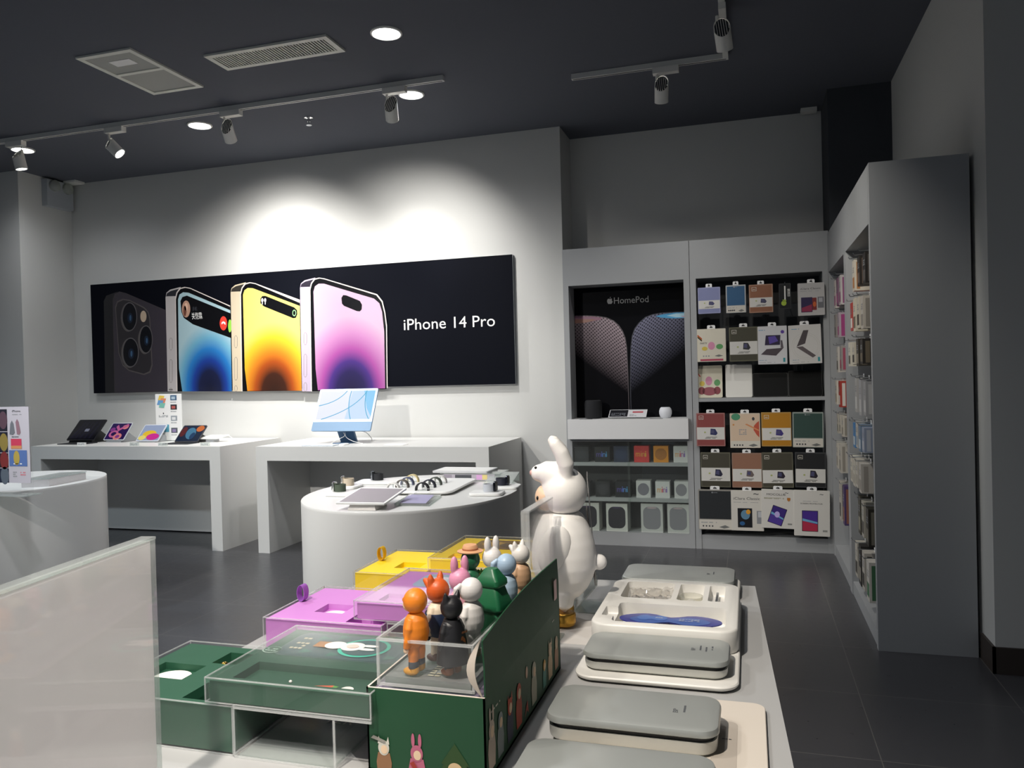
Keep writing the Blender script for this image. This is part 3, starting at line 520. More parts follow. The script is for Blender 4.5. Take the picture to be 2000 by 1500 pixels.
for (a, b, colr, lb), (x, y, _) in zip(bands, spots_):
    t = thing('watch_strap', lb, 'watch strap', (x, y, TZ+.022), 'watch straps on the white tray'); n = 18; rs = []
    for i in range(n):
        th = -.15+(PI+.3)*i/(n-1); R_, wd = .037, .0115; cx, cz = math.cos(th), math.sin(th)
        rs.append([(x+R_*cx, y-wd, TZ+.0275+R_*cz), (x+R_*cx, y+wd, TZ+.0275+R_*cz), (x+(R_-.006)*cx, y+wd, TZ+.0275+(R_-.006)*cz), (x+(R_-.006)*cx, y-wd, TZ+.0275+(R_-.006)*cz)])
    MB().rings(rs, mat(colr, .55)).build('band', t); MB().box(x-.03, x+.03, y-.004, y+.004, TZ+.0225, TZ+.026, CLRD).box(x-.002, x+.002, y-.003, y+.003, TZ+.026, TZ+.06, CLRD).build('clear_rest', t)
# tilted info tablet in front
t = thing('info_tablet', 'white framed information screen tilted on a stand at the front of the middle oval table', 'tablet', (-1.9, 3.6, TZ))
a = P(655, 982, Z=.835); b = P(752, 983, Z=.835); c = P(697, 954, Z=.865); O = V(a); U_ = V(1, .05, 0); W = V(c.x-a.x, c.y-a.y, .035); W = V(-.0, W.y, .035)
w_ = (b-a).length; h_ = W.length
MB().slab(O, U_, W, w_, h_, .008, WHITE, .006).build('frame', t); MB().frame(O, U_, W).rect(.011, .014, w_-.011, h_-.014, mat('8f8c90', .25), 1).build('screen', t)
MB().add([(O.x+.05, O.y+.02, TZ+.001), (O.x+w_-.05, O.y+.02, TZ+.001), (O.x+w_-.05, O.y+.14, TZ+.001), (O.x+.05, O.y+.14, TZ+.001), (O.x+.06, O.y+.03, .826), (O.x+w_-.06, O.y+.03, .826), (O.x+w_-.06, O.y+.13, .838), (O.x+.06, O.y+.13, .838)], [(0, 3, 2, 1), (4, 5, 6, 7), (0, 1, 5, 4), (1, 2, 6, 5), (2, 3, 7, 6), (3, 0, 4, 7)], mat('cfcac6', .4)).build('stand', t)
t = thing('acrylic_card_stand', 'clear acrylic card stand with a lilac card beside the tilted screen', 'card holder', (-1.6, 3.55, TZ))
a, b, c = P(770, 984, Z=TZ+.01), P(838, 985, Z=TZ+.01), P(862, 967, Z=TZ+.01)
MB().quadbox([(a.x, a.y), (b.x, b.y), (c.x, c.y), (c.x-(b.x-a.x), c.y)], TZ+.001, TZ+.012, CLRD).build('acrylic_block', t); MB().quadbox([(a.x+.02, a.y+.01), (b.x-.02, b.y+.01), (c.x-.03, c.y-.02), (c.x-(b.x-a.x)+.01, c.y-.02)], TZ+.0125, TZ+.0135, mat('a7a3c4', .35)).build('card', t)
cable([(-1.77, 3.66, .83), (-1.72, 3.62, .803), (-1.64, 3.60, .812), (-1.58, 3.64, .84), (-1.55, 3.70, .83)], 'thin pale cable curling between the tilted screen and the strap tray', .0016)
# riser with flat devices at the back
t = thing('acrylic_riser', 'low clear riser with painted rainbow reflection at the back of the middle oval table', 'display stand', (-1.55, 4.33, TZ))
MB().box(-1.72, -1.36, 4.22, 4.40, TZ+.001, TZ+.006, CLRD).box(-1.72, -1.36, 4.22, 4.40, TZ+.04, TZ+.046, CLRD).build('shelves', t)
mb = MB().box(-1.70, -1.39, 4.225, 4.235, TZ+.006, TZ+.04, mat('b9b2bd', .3)).frame((-1.70, 4.2245, TZ+.006)).rect(.07, .006, .17, .03, mat('4a4d52', .3), 1).rect(.20, .004, .235, .032, mat('d8a8d8', .3), 1).rect(.235, .004, .265, .032, mat('e0cf8a', .3), 1).rect(.0, .004, .05, .03, mat('97909c', .3), 1); mb.build('coloured_strip', t)  # rainbow reflection put into the colours of the strip
t = thing('tablet', 'thin white tablet lying flat on the clear riser at the back of the oval table', 'tablet', (-1.6, 4.3, TZ+.047)); MB().rrect(-1.60, 4.32, .34, .20, .012, [(0, TZ+.0465), (0, TZ+.056), (.001, TZ+.057)], mat('c9cacc', .3, .3)).build('casing', t); MB().rrect(-1.60, 4.32, .32, .18, .01, [(0, TZ+.0572), (0, TZ+.0576)], WHITE).build('screen', t)
t = thing('acrylic_card_stand', 'clear slanted acrylic card stand at the back right of the oval table', 'card holder', (-1.33, 4.2, TZ))
MB().add([(-1.42, 4.10, TZ+.001), (-1.26, 4.10, TZ+.001), (-1.26, 4.28, TZ+.05), (-1.42, 4.28, TZ+.05), (-1.42, 4.105, TZ+.0), (-1.26, 4.105, TZ+.0), (-1.26, 4.285, TZ+.045), (-1.42, 4.285, TZ+.045)], [(0, 1, 2, 3), (7, 6, 5, 4), (0, 4, 5, 1), (1, 5, 6, 2), (2, 6, 7, 3), (3, 7, 4, 0)], CLRD).build('slanted_sheet', t); MB().box(-1.42, -1.26, 4.27, 4.275, TZ+.001, TZ+.045, CLRD).build('back_leg', t)
# ================================================================ shelving, back wall
CY, CB = 6.31, 6.80
def bay(x0, x1, label, shelves, back, pw=.045, hdr=2.115, base=.11, shelf_y=None):
    t = thing('shelving_unit', label, 'shelving', ((x0+x1)/2, CY+.2, 0))
    for a in (x0, x1-pw): MB().box(a, a+pw, CY, CB, 0, 2.415, CAB).build('side_panel', t)
    MB().box(x0+pw, x1-pw, CY, CB, hdr, 2.415, CAB).build('header', t); MB().box(x0+pw, x1-pw, CY+.006, CB, 0, base, CAB).build('plinth', t)
    MB().box(x0+pw, x1-pw, back, back+.012, base, hdr, CABD).build('back_panel', t)
    for z in shelves: MB().box(x0+pw, x1-pw, CY+.004, back, z-.028, z, CAB).build('shelf', t)
    return t
bl = bay(-1.445, -.432, 'grey wall shelving unit with the speaker poster and the glass-fronted compartment', [.672, .385], 6.52)
br = bay(-.428, .585, 'grey wall shelving unit packed with hanging tablet cases', [1.18], 6.62)
MB().box(-1.40, -.478, CY+.004, 6.52, .842, .862, CAB).build('shelf', bl)
t = thing('drawer_box', 'white display ledge under the speaker poster in the left shelving unit', 'display ledge', (-.94, 6.3, .905)); mb = MB().box(-1.425, -.462, 6.262, 6.308, .865, 1.025, mat('d9d9d9', .4)).box(-1.398, -.479, 6.308, 6.505, .865, 1.025, mat('d9d9d9', .4)); mb.build('ledge_body', t)
t = thing('glass_door', 'clear sliding glass front below the white ledge with two round finger knobs', 'glass door', (-.94, 6.3, .4))
MB().box(-1.398, -.93, 6.296, 6.300, .125, .84, GLASS).build('glass_pane', t); MB().box(-.95, -.478, 6.303, 6.307, .125, .84, GLASS).build('glass_pane', t)
for px in (1219, 1234): c = P(px, 852, Y=6.29); MB().lathe([(.006, 0), (.006, .006), (.011, .008), (.012, .013), (.001, .018)], mat('e6e2d8', .25), (c.x, 6.296, c.z), 16, 'Y').build('knob', t)
c = P(1161, 852, Y=6.29); MB().box(c.x-.012, c.x+.012, 6.285, 6.296, c.z, c.z+.012, METAL).dirlathe([(.005, 0), (.004, .012), (.0005, .014)], (c.x, 6.29, c.z), (0, 0, -1), METAL, 12).build('lock', t)
# speaker poster
PX, PZ = 6.515, 0
t = thing('wall_poster', 'tall black poster of two giant mesh speakers with a small fruit logo', 'poster', (-.93, PX, 1.03))
mb = MB().box(-1.398, -.48, PX, 6.519, 1.028, 2.112, mat('07080d', .6, spec=.08)).frame((0, PX, 0))
def c6(x, y): p = P(1080+x/6.6667, 520+y/6.6667, Y=PX); return (p.x, p.z)
def mesh_print(name, cx, cz, r, hi, lo):
    m = bpy.data.materials.new(name); m.use_nodes = True; nt = m.node_tree; b = nt.nodes['Principled BSDF']; N = nt.nodes.new; L = nt.links.new
    tc = N('ShaderNodeTexCoord'); sx = N('ShaderNodeSeparateXYZ'); L(tc.outputs['Object'], sx.inputs[0])
    def mt(op, a, b_=None, c_=None):
        n = N('ShaderNodeMath'); n.operation = op
        for i, q in enumerate((a, b_, c_)):
            if q is None: continue
            if isinstance(q, (int, float)): n.inputs[i].default_value = q
            else: L(q, n.inputs[i])
        return n.outputs[0]
    u = mt('SUBTRACT', sx.outputs[0], cx); z = mt('SUBTRACT', sx.outputs[2], cz)
    bow = mt('MULTIPLY', mt('MULTIPLY', u, u), .5)
    A = mt('SINE', mt('MULTIPLY', mt('ADD', mt('ADD', u, z), bow), 210)); B = mt('SINE', mt('MULTIPLY', mt('ADD', mt('SUBTRACT', u, z), mt('MULTIPLY', bow, -1)), 210))
    g = mt('MAXIMUM', A, B); g = mt('MULTIPLY_ADD', g, .5, .5)
    d = mt('ADD', mt('ABSOLUTE', mt('MULTIPLY', u, .75)), z); f = N('ShaderNodeMapRange'); f.inputs[1].default_value = -.05; f.inputs[2].default_value = .66; L(d, f.inputs[0])
    mx = N('ShaderNodeMixRGB'); mx.inputs[1].default_value = (*lin(lo), 1); mx.inputs[2].default_value = (*lin(hi), 1); L(mt('MULTIPLY', g, f.outputs[0]), mx.inputs[0]); L(mx.outputs[0], b.inputs['Base Color']); b.inputs['Roughness'].default_value = .6; b.inputs['Specular IOR Level'].default_value = .08
    return m
lp = [c6(*q) for q in ((275, 640), (450, 640), (600, 648), (700, 665), (790, 705), (860, 765), (910, 840), (945, 930), (965, 1050), (978, 1300), (985, 1500))]; zb = 1.03
l2 = [c6(*q) for q in ((1735, 590), (1600, 592), (1400, 604), (1290, 625), (1200, 660), (1120, 730), (1060, 810), (1025, 910), (1010, 1050), (1003, 1300), (1003, 1500))]
xe = -.482; x1 = c6(985, 1500)[0]; x2 = c6(1003, 1500)[0]
mb.poly([(-1.396, zb)]+[(-1.396, lp[0][1])]+lp[1:]+[(x1, zb)], mat('4c4448', .4), 1); mb.poly([(-1.396, zb)]+[(-1.396, lp[0][1]-.004)]+[(x-.006, z-.005) for x, z in lp[1:]]+[(x1-.006, zb)], mesh_print('mesh_print_rose', -1.40, 1.60, .6, 'd0bcc4', '06060b'), 2)
mb.poly([(xe, zb)]+[(xe, l2[0][1])]+l2[1:]+[(x2, zb)], mat('34343f', .4), 1); mb.poly([(xe, zb)]+[(xe, l2[0][1]-.004)]+[(x+.006, z-.005) for x, z in l2[1:]]+[(x2+.006, zb)], mesh_print('mesh_print_violet', -.48, 1.62, .6, '9a9ab4', '07080d'), 2)
mb.poly([(-1.396, c6(275, 650)[1]), c6(520, 652), c6(640, 672), c6(620, 695), c6(500, 722), (-1.396, c6(275, 735)[1])], mat('93667c', .4), 4); mb.poly([(-1.396, c6(275, 690)[1]), c6(520, 690), c6(560, 700), c6(430, 735), (-1.396, c6(275, 745)[1])], mat('9a6e60', .4), 5)
mb.poly([(xe, c6(1735, 597)[1]), c6(1600, 602), c6(1420, 628), c6(1335, 652), c6(1400, 668), c6(1560, 680), (xe, c6(1735, 672)[1])], mat('4aa0d0', .4), 4); mb.poly([(xe, c6(1735, 610)[1]), c6(1600, 615), c6(1480, 645), c6(1600, 665), (xe, c6(1735, 664)[1])], mat('a8cfe0', .4), 5); mb.poly([(xe, c6(1735, 645)[1]), c6(1660, 650), (xe, c6(1735, 664)[1])], mat('c98aa8', .4), 6)
a, b = c6(795, 490), c6(1245, 470); mb.text('HomePod', a[0], a[1], b[0]-a[0], .052, mat('8a8a8c', .4), 3)
def apple(mb, u, v, s, m, k=3, bgm=None):
    pts = [(0, -.42), (.12, -.5), (.28, -.44), (.42, -.2), (.44, -.08), (.34, .0), (.3, .14), (.38, .28), (.28, .38), (.12, .36), (0, .3), (-.12, .36), (-.28, .36), (-.42, .2), (-.46, -.02), (-.4, -.25), (-.28, -.44), (-.12, -.5)]
    mb.poly([(u+x*s, v+y*s) for x, y in pts], m, k); mb.poly([(u, v+.4*s), (u+.02*s, v+.55*s), (u+.16*s, v+.68*s), (u+.14*s, v+.5*s)], m, k)
apple(mb, a[0]-.034, a[1]+.026, .052, mat('8a8a8c', .4)); mb.build('print', t)
# speakers and sign on the ledge
LZ = 1.0255
t = thing('smart_speaker', 'tall black mesh-covered speaker at the left end of the white ledge', 'speaker', (-1.25, 6.40, LZ))
MB().lathe([(.05, 0), (.068, .006), (.071, .03), (.071, .12), (.066, .145), (.05, .152)], mat('17181c', .9, noise=.1, nscale=400), (-1.235, 6.40, LZ), 32).build('mesh_body', t); MB().lathe([(.048, .1525), (.001, .154)], mat('0a0a0c', .1), (-1.235, 6.40, LZ), 32).build('touch_top', t)
c = P(1300, 815, Y=6.38); t = thing('smart_speaker', 'small round white speaker at the right end of the white ledge', 'speaker', (c.x, 6.38, LZ))
MB().lathe([(.030, 0), (.043, .012), (.050, .035), (.050, .055), (.044, .075), (.034, .086)], mat('d4d6dc', .85, noise=.1, nscale=400), (c.x, 6.38, LZ), 32).build('mesh_body', t); MB().lathe([(.033, .0862), (.001, .0875)], mat('cfd4dc', .2), (c.x, 6.38, LZ), 32).build('touch_top', t)
a, b = P(1188, 817, Y=6.33), P(1262, 816, Y=6.33); t = thing('sign_board', 'small tilted black and white leaflet on the speaker ledge', 'sign', ((a.x+b.x)/2, 6.36, LZ))
W = V(0, .10, .055); mb = MB().slab((a.x, 6.33, LZ+.012), (1, 0, 0), W, b.x-a.x, W.length, .003, mat('cfcfd2', .4)); w_, h_ = b.x-a.x, W.length
mb.rect(.006, .006, w_*.5, h_-.006, mat('1c1d22', .4), 1).grid(.02, .02, w_*.45, h_*.6, 7, 3, mat('6a6d74', .5)).rect(w_*.62, h_*.55, w_*.9, h_*.75, mat('b5505a', .5), 2).grid(w_*.55, .015, w_*.75, h_*.4, 3, 2, GREYINK); mb.build('leaflet', t); MB().box(a.x+.02, b.x-.02, 6.34, 6.42, LZ+.0005, LZ+.010, CLRD).add([(a.x+.02, 6.42, LZ+.0005), (b.x-.02, 6.42, LZ+.0005), (b.x-.02, 6.42, LZ+.055), (a.x+.02, 6.42, LZ+.055)], [(0, 1, 2, 3)], CLRD).build('stand', t)
for px, lb in ((1147, 'flat grey card in front of the tall black speaker'), (1281, 'flat grey card left of the small white speaker')):
    c = P(px, 818, Z=LZ); tag(MB().box(c.x-.05, c.x+.05, 6.27, 6.31, LZ+.0003, LZ+.002, mat('6a6c70', .5)).build('info_card'), lb, 'card')
# boxed speakers
RB = [(0, '5a6cc0'), (1, 'a050a8')]
def mini_word(mb, u, v, w_, h_, cols):
    xs = [('m', .40), ('i', .12), ('n', .26), ('i', .12)]; q = u
    for (ch, f), c in zip(xs, cols): mb.text(ch, q, v, w_*f*.92, h_*(1.0 if ch == 'i' else .72), mat(c, .4), 2); q += w_*f*1.02
def spk_box(px0, px1, py0, py1, y, label, colr, kind, side, depth=.11, grp='small boxed speakers'):
    a = P(px0, py1, Y=y); b = P(px1, py0, Y=y); b.x = min(b.x, -.479); z0 = a.z; w_ = b.x-a.x; h_ = b.z-a.z; shz = min((.672, .385, .11), key=lambda s_: abs(s_-z0)); z0 = shz+.0006
    t = thing('speaker_box', label, 'box', (a.x+w_/2, y+depth/2, z0), grp); mb = MB().box(a.x, b.x, y, y+depth, z0, z0+h_, mat(colr, .4)).frame((a.x, y, z0))
    mb.build('carton', t); mb = MB().frame((a.x, y, z0))
    if kind == 'word': mini_word(mb, w_*.12, h_*.34, w_*.78, h_*.34, side)
    elif kind == 'ball': mb.disc(w_*.5, h_*.5, w_*.40, h_*.36, mat(side, .6), 1).disc(w_*.5, h_*.82, w_*.2, h_*.03, mat(side, .3), 2)
    else: mb.poly([(w_*.5+x, h_*.5+z) for x, z in rr(0, 0, w_*.8, h_*.78, w_*.26, 7)], mat(side, .7), 1).disc(w_*.5, h_*.855, w_*.22, h_*.03, mat(kind, .4), 2)
    mb.build('print', t)
r1 = ['5a4a9a', '4a62c0', '5a8ad0', '4a9ac8']; r2 = ['e0a03a', 'd87a4a', 'd8a040', 'e0b040']; r3 = ['d8a04a', 'd85a5a', 'a050a0', '7a5ab0']
A = [(1121, 1149, 872, 901.3, 'black small speaker box with a dark round print, leftmost on the upper glass shelf', '1d2024', 'ball', '282b31'), (1161.6, 1190.4, 872.6, 902, 'black box with blue mini lettering on the upper glass shelf', '17191d', 'word', r1), (1199, 1227.3, 872, 902.5, 'navy blue small speaker box on the upper glass shelf', '1f2a44', 'ball', '243252'),
     (1238.6, 1267, 872, 903.6, 'bright red box with mini lettering on the upper glass shelf', 'cf3c3a', 'word', r2), (1276.7, 1304.8, 872.6, 904.3, 'orange box with round speaker print on the upper glass shelf', 'd98e22', 'ball', 'a86a1c'), (1315.7, 1344, 873.7, 905.4, 'white box with coloured mini lettering at the right of the upper glass shelf', 'cfcfcf', 'word', r3)]
for a in A: spk_box(a[0], a[1], a[2], a[3], 6.34, a[4], a[5], a[6], a[7])
A = [(1126, 1152, 939, 968, 'black small speaker box partly behind the white rabbit on the middle glass shelf', '191b1f', 'ball', '24262b'), (1163.4, 1191, 939, 968.9, 'black box with dark round print on the middle glass shelf', '1b1c1f', 'ball', '2b2b30'), (1202, 1230.7, 939.9, 970, 'black box with blue mini lettering on the middle glass shelf', '17191d', 'word', r1),
     (1243, 1270.3, 940.5, 973, 'white box with grey ball print, left of the lettered white box, middle shelf', 'c9c9c9', 'ball', '77757f'), (1280.5, 1307.7, 941.7, 973.4, 'white box with coloured mini lettering on the middle glass shelf', 'cfcfcf', 'word', r3), (1317.5, 1344, 942, 974.5, 'white box with grey ball speaker print at the right end of the middle glass shelf', 'c9c9c9', 'ball', '85838a')]
for a in A: spk_box(a[0], a[1], a[2], a[3], 6.35, a[4], a[5], a[6], a[7])
A = [(1126, 1169.5, 981.3, 1034, 'large white box with black speaker print, half hidden by the white rabbit', 'cbcbc6', '3a2c4c', '1d1a24'), (1184.7, 1225, 983, 1035.7, 'large white box with black speaker print, second on the bottom glass shelf', 'cfcfca', '3a2c4c', '1d1a24'), (1252.7, 1294, 985, 1040, 'large white box with pale grey speaker print, left of its twin', 'c6c6c4', 'b9a6aa', '85838a'), (1304.3, 1345.6, 986.3, 1041.8, 'large white box with pale grey speaker print, right end of bottom glass shelf', 'c6c6c4', 'b9a6aa', '85838a')]
for a in A: spk_box(a[0], a[1], a[2], a[3], 6.335, a[4], a[5], a[6], a[7], .15, 'large boxed speakers')
# ================================================================ hanging packages
HT = mat('e9e9e9', .4, name='hang_tab'); PK = clear('pack_plastic', 'f2f2f2', .12, .08)
def hook(mb, x, z, y0, y1): mb.tube([(x, y1, z), (x, y0, z), (x, y0-.006, z+.012)], .0022, METAL, 6)
def pack(x0, x1, y0, y1, label, base, design, tab=True, Y=6.28, th=.026, tilt=0, cat='packaged case', name='tablet_case_pack'):
    a = P(x0, y1, Y=Y); b = P(x1, y0, Y=Y); w_, h_ = b.x-a.x, b.z-a.z; cx, cz = (a.x+b.x)/2, (a.z+b.z)/2
    t = thing(name, label, cat, (cx, Y, a.z), 'hanging packages in the back shelving unit')
    u = V(math.cos(tilt), 0, math.sin(tilt)); wv = V(-math.sin(tilt), 0, math.cos(tilt)); O = V(cx, Y, cz)-u*w_/2-wv*h_/2
    MB().slab(O, u, wv, w_, h_, th, mat(base, .45), .004, 2).build('box', t)
    mb = MB().frame(O, u, wv); design(mb, w_, h_); mb.build('print', t)
    mb = MB().frame(O+V(0, .004, 0), u, wv)
    if tab:
        q = [(w_*.36, h_), (w_*.36, h_+.022), (w_*.39, h_+.028), (w_*.61, h_+.028), (w_*.64, h_+.022), (w_*.64, h_)]
        mb.prism([mb.uv(*p) for p in q], (0, .002, 0), HT); mb.poly([(w_*.44, h_+.008), (w_*.47, h_+.018), (w_*.53, h_+.018), (w_*.56, h_+.008)], BLACK, 5); mb.build('hang_tab', t)
    hk = MB(); hook(hk, cx, cz+h_/2+(.016 if tab else -.004), Y-.02, 6.62)
    hk.build('display_hook', br)
    return t
def D_band(c, small, b0=.18, b1=.55, sq=True):      # coloured cover with white band
    def f(mb, w, h):
        mb.rect(.008, .008, w-.008, h-.008, mat(c, .6), 1); mb.rect(.004, h*b0, w-.004, h*b1, mat('cfcdc8', .5), 2)
        if sq: mb.poly([(.02, h-.05), (.055, h-.05), (.055, h-.02), (.02, h-.02)], mat('c9c4ba', .5), 2).poly([(.023, h-.047), (.052, h-.047), (.052, h-.023), (.023, h-.023)], mat(c, .6), 3).grid(.028, h-.04, .048, h-.03, 3, 1, mat('c9c4ba', .5), 4)
        mb.poly([(w*.48, h*(b0+.15)), (w*.68, h*(b0+.13)), (w*.74, h*(b0+.19)), (w*.66, h*(b1-.05)), (w*.5, h*(b1-.04))], mat(small, .5), 3); mb.poly([(w*.50, h*(b0+.20)), (w*.62, h*(b0+.18)), (w*.63, h*(b1-.08)), (w*.53, h*(b1-.07))], mat('4a4a6c', .5), 4)
        mb.grid(w*.3, h*(b0+.03), w*.72, h*(b0+.10), 10, 2, GREYINK).disc(w*.3, h*(b0+.22), w*.035, h*.025, mat('a8b070', .5), 3)
    return f
def D_leaf(c):     # dark cover above a pale strip with icons
    def f(mb, w, h):
        mb.rect(.008, h*.27, w-.008, h-.01, mat(c, .6), 1).rect(.004, .004, w-.004, h*.25, mat('c9c4ba', .5), 1)
        apple(mb, w*.42, h*.93, .012, GREYINK, 2); mb.grid(w*.45, h*.92, w*.58, h*.94, 5, 1, GREYINK)
        for i in range(4): mb.disc(w*(.14+.09*i), h*.09, .006, .006, INK, 2)
        mb.poly([(w*.6, h*.07), (w*.78, h*.12), (w*.92, h*.07), (w*.75, h*.035)], mat('6d6e6c', .5), 2); mb.grid(w*.08, h*.17, w*.55, h*.21, 12, 1, GREYINK)
    return f
def D_white(word, col1, col2, tx=.2, rot=0, sub=True):
    def f(mb, w, h):
        mb.rect(.002, .002, w-.002, h-.002, mat('cfccc6', .5), 1)
        if word: mb.text(word, w*.08, h*.78, w*.84, h*.062, INK, 2)
        if sub: mb.grid(w*.1, h*.70, w*.8, h*.725, 14, 1, GREYINK)
        mb.text('~', w*.72, h*.91, w*.1, None, INK, 2)
        u0, u1, v0, v1 = w*tx, w*(tx+.45), h*.1, h*.56
        c, s_ = math.cos(rot), math.sin(rot); cu, cv = (u0+u1)/2, (v0+v1)/2
        R = lambda l: [(cu+(x-cu)*c-(y-cv)*s_, cv+(x-cu)*s_+(y-cv)*c) for x, y in l]
        mb.poly(R([(u0, v0), (u1, v0), (u1, v1), (u0, v1)]), mat('1c1c24', .4), 2); e = .004
        mb.poly(R([(u0+e, v0+e), (u1-e, v0+e), (u1-e, v1-e), (u0+e, v1-e)]), mat(col1, .4), 3); mb.poly(R([(u0+e, v0+e), (u1-e, v0+e), (u1-e, v0+(v1-v0)*.35), (u0+e, v0+(v1-v0)*.5)]), mat(col2, .4), 4)
        mb.poly(R([(u0+e, v0+(v1-v0)*.5), (u1-e, v0+(v1-v0)*.38), (u1-e, v0+(v1-v0)*.46), (u0+e, v0+(v1-v0)*.62)]), mat('6fa8cc', .4), 5)
        mb.rect(w*.80, h*.10, w*.93, h*.14, mat('8a8a86', .5), 2)
    return f
def D_key(mb, w, h):
    mb.rect(.002, .002, w-.002, h-.002, mat('cdcdd0', .5), 1).grid(w*.04, h*.89, w*.26, h*.92, 7, 1, mat('4a90b8', .5)).disc(w*.85, h*.84, .013, .013, mat('5a3a9a', .5), 2)
    mb.poly([(w*.28, h*.76), (w*.78, h*.76), (w*.76, h*.5), (w*.24, h*.5)], mat('2c2240', .4), 2).poly([(w*.36, h*.72), (w*.6, h*.74), (w*.7, h*.6), (w*.4, h*.53)], mat('5c4aa0', .4), 3)
    mb.poly([(w*.1, h*.26), (w*.62, h*.22), (w*.88, h*.42), (w*.3, h*.40)], mat('4a4048', .5), 2).poly([(w*.84, h*.62), (w*.78, h*.62), (w*.78, h*.42), (w*.88, h*.42)], mat('5c545c', .5), 2)
    mb.rect(w*.86, h*.05, w*.93, h*.16, mat('2f8f98', .5), 2).grid(w*.04, h*.10, w*.3, h*.12, 8, 1, mat('4a80a0', .5)).grid(w*.04, h*.04, w*.6, h*.06, 12, 1, GREYINK)
def D_bracket(mb, w, h):
    mb.rect(.002, .002, w-.002, h-.002, mat('cbc9c6', .5), 1).grid(w*.1, h*.89, w*.34, h*.92, 7, 1, mat('4a90b8', .5)); g = mat('bdbab4', .5)
    for r_ in (.44, .38): mb.disc(w*.52, h*.45, w*r_, h*r_*.78, g, 2 if r_ == .44 else 3); mb.disc(w*.52, h*.45, w*(r_-.008), h*(r_-.008)*.78, mat('cbc9c6', .5), 2.5 if r_ == .44 else 3.5)
    mb.poly([(w*.46, h*.86), (w*.62, h*.86), (w*.5, h*.52), (w*.24, h*.45)], mat('4a4245', .5), 5).poly([(w*.22, h*.44), (w*.42, h*.45), (w*.82, h*.20), (w*.72, h*.15)], mat('5c5355', .5), 5)
    mb.rect(w*.87, h*.05, w*.94, h*.16, mat('2f8f98', .5), 2).grid(w*.1, h*.04, w*.6, h*.06, 12, 1, GREYINK).grid(w*.1, h*.10, w*.3, h*.12, 8, 1, mat('4a80a0', .5))
def D_party(mb, w, h):
    mb.rect(.004, .004, w-.004, h-.004, mat('d3cdbc', .5), 1).text('PARTY', w*.1, h*.54, w*.24, h*.05, INK, 3, shear=.3)
    for i, c in enumerate(('c8503c', 'd8903c', '3c3430')): mb.poly([(w*.01, h*(.80-.03*i)), (w*.16, h*(.68-.03*i)), (w*.18, h*(.71-.03*i)), (w*.03, h*(.83-.03*i))], mat(c, .5), 2)
    mb.disc(w*.5, h*.48, w*.12, h*.12, mat('d08aa8', .5), 2).disc(w*.26, h*.40, w*.10, h*.06, mat('d0b84c', .5), 3).disc(w*.78, h*.45, w*.12, h*.08, mat('5a9a5c', .5), 2)
    mb.rect(w*.1, .006, w*.9, h*.08, mat('b0405a', .5), 2)
    for i in range(3): mb.disc(w*(.22+.09*i), h*.17, .006, .006, GREYINK, 2)
    mb.poly([(w*.6, h*.17), (w*.75, h*.21), (w*.9, h*.17), (w*.74, h*.14)], mat('6d6e6c', .5), 2)
def D_planet(mb, w, h):
    mb.rect(.006, h*.2, w-.006, h-.008, mat('d0b8a0', .5), 1).rect(.004, .004, w-.004, h*.2, mat('cdc8bc', .5), 1)
    mb.disc(w*.2, h*.90, w*.15, h*.10, mat('4a8c6a', .5), 2); mb.poly([(w-.007, h*.30), (w*.88, h*.38), (w*.78, h*.52), (w*.80, h*.64), (w*.88, h*.72), (w-.007, h*.78)], mat('b8503a', .5), 2)
    mb.poly([(w*.5, h*.68), (w*.56, h*.70), (w-.008, h*.52), (w-.008, h*.48)], mat('d08a5c', .5), 3).disc(w*.12, h*.67, .007, .007, mat('c88a4c', .5), 2).disc(w*.78, h*.84, .01, .013, INK, 2).grid(w*.3, h*.38, w*.56, h*.56, 4, 4, GREYINK)
    for i in range(4): mb.disc(w*(.14+.09*i), h*.08, .006, .006, INK, 2)
    mb.poly([(w*.6, h*.07), (w*.78, h*.12), (w*.92, h*.07), (w*.75, h*.035)], mat('6d6e6c', .5), 2)
def D_pen(mb, w, h):
    mb.rect(.004, .004, w-.004, h-.004, mat('0e0f12', .3), 1).rect(w*.45, h*.35, w*.56, h*.9, WPRINT, 2).disc(w*.4, h*.22, w*.22, h*.10, mat('9fb83a', .5), 2).rect(w*.3, h*.3, w*.6, h*.36, mat('9fb83a', .5), 2).rect(w*.72, h*.48, w*.93, h*.78, mat('b8b8b4', .5), 2).grid(w*.75, h*.5, w*.9, h*.75, 2, 5, INK, 3)
def D_clara2(mb, w, h):
    mb.rect(.002, .002, w-.002, h-.002, mat('b9b7b6', .5), 1).text('iClara Classic', w*.1, h*.80, w*.76, h*.055, INK, 2).grid(w*.1, h*.74, w*.8, h*.76, 14, 1, GREYINK)
    mb.rect(w*.12, h*.1, w*.54, h*.56, mat('2a1c4a', .4), 2).poly([(w*.14, h*.12), (w*.52, h*.12), (w*.52, h*.34), (w*.14, h*.24)], mat('8f2a4c', .4), 3).rect(w*.54, h*.16, w*.7, h*.54, mat('7a2a2a', .4), 2).disc(w*.62, h*.34, w*.06, h*.08, mat('c8602c', .4), 3).rect(w*.74, h*.22, w*.97, h*.56, mat('6c6d72', .5), 2).rect(w*.78, h*.40, w*.92, h*.53, mat('a9aab0', .5), 3)
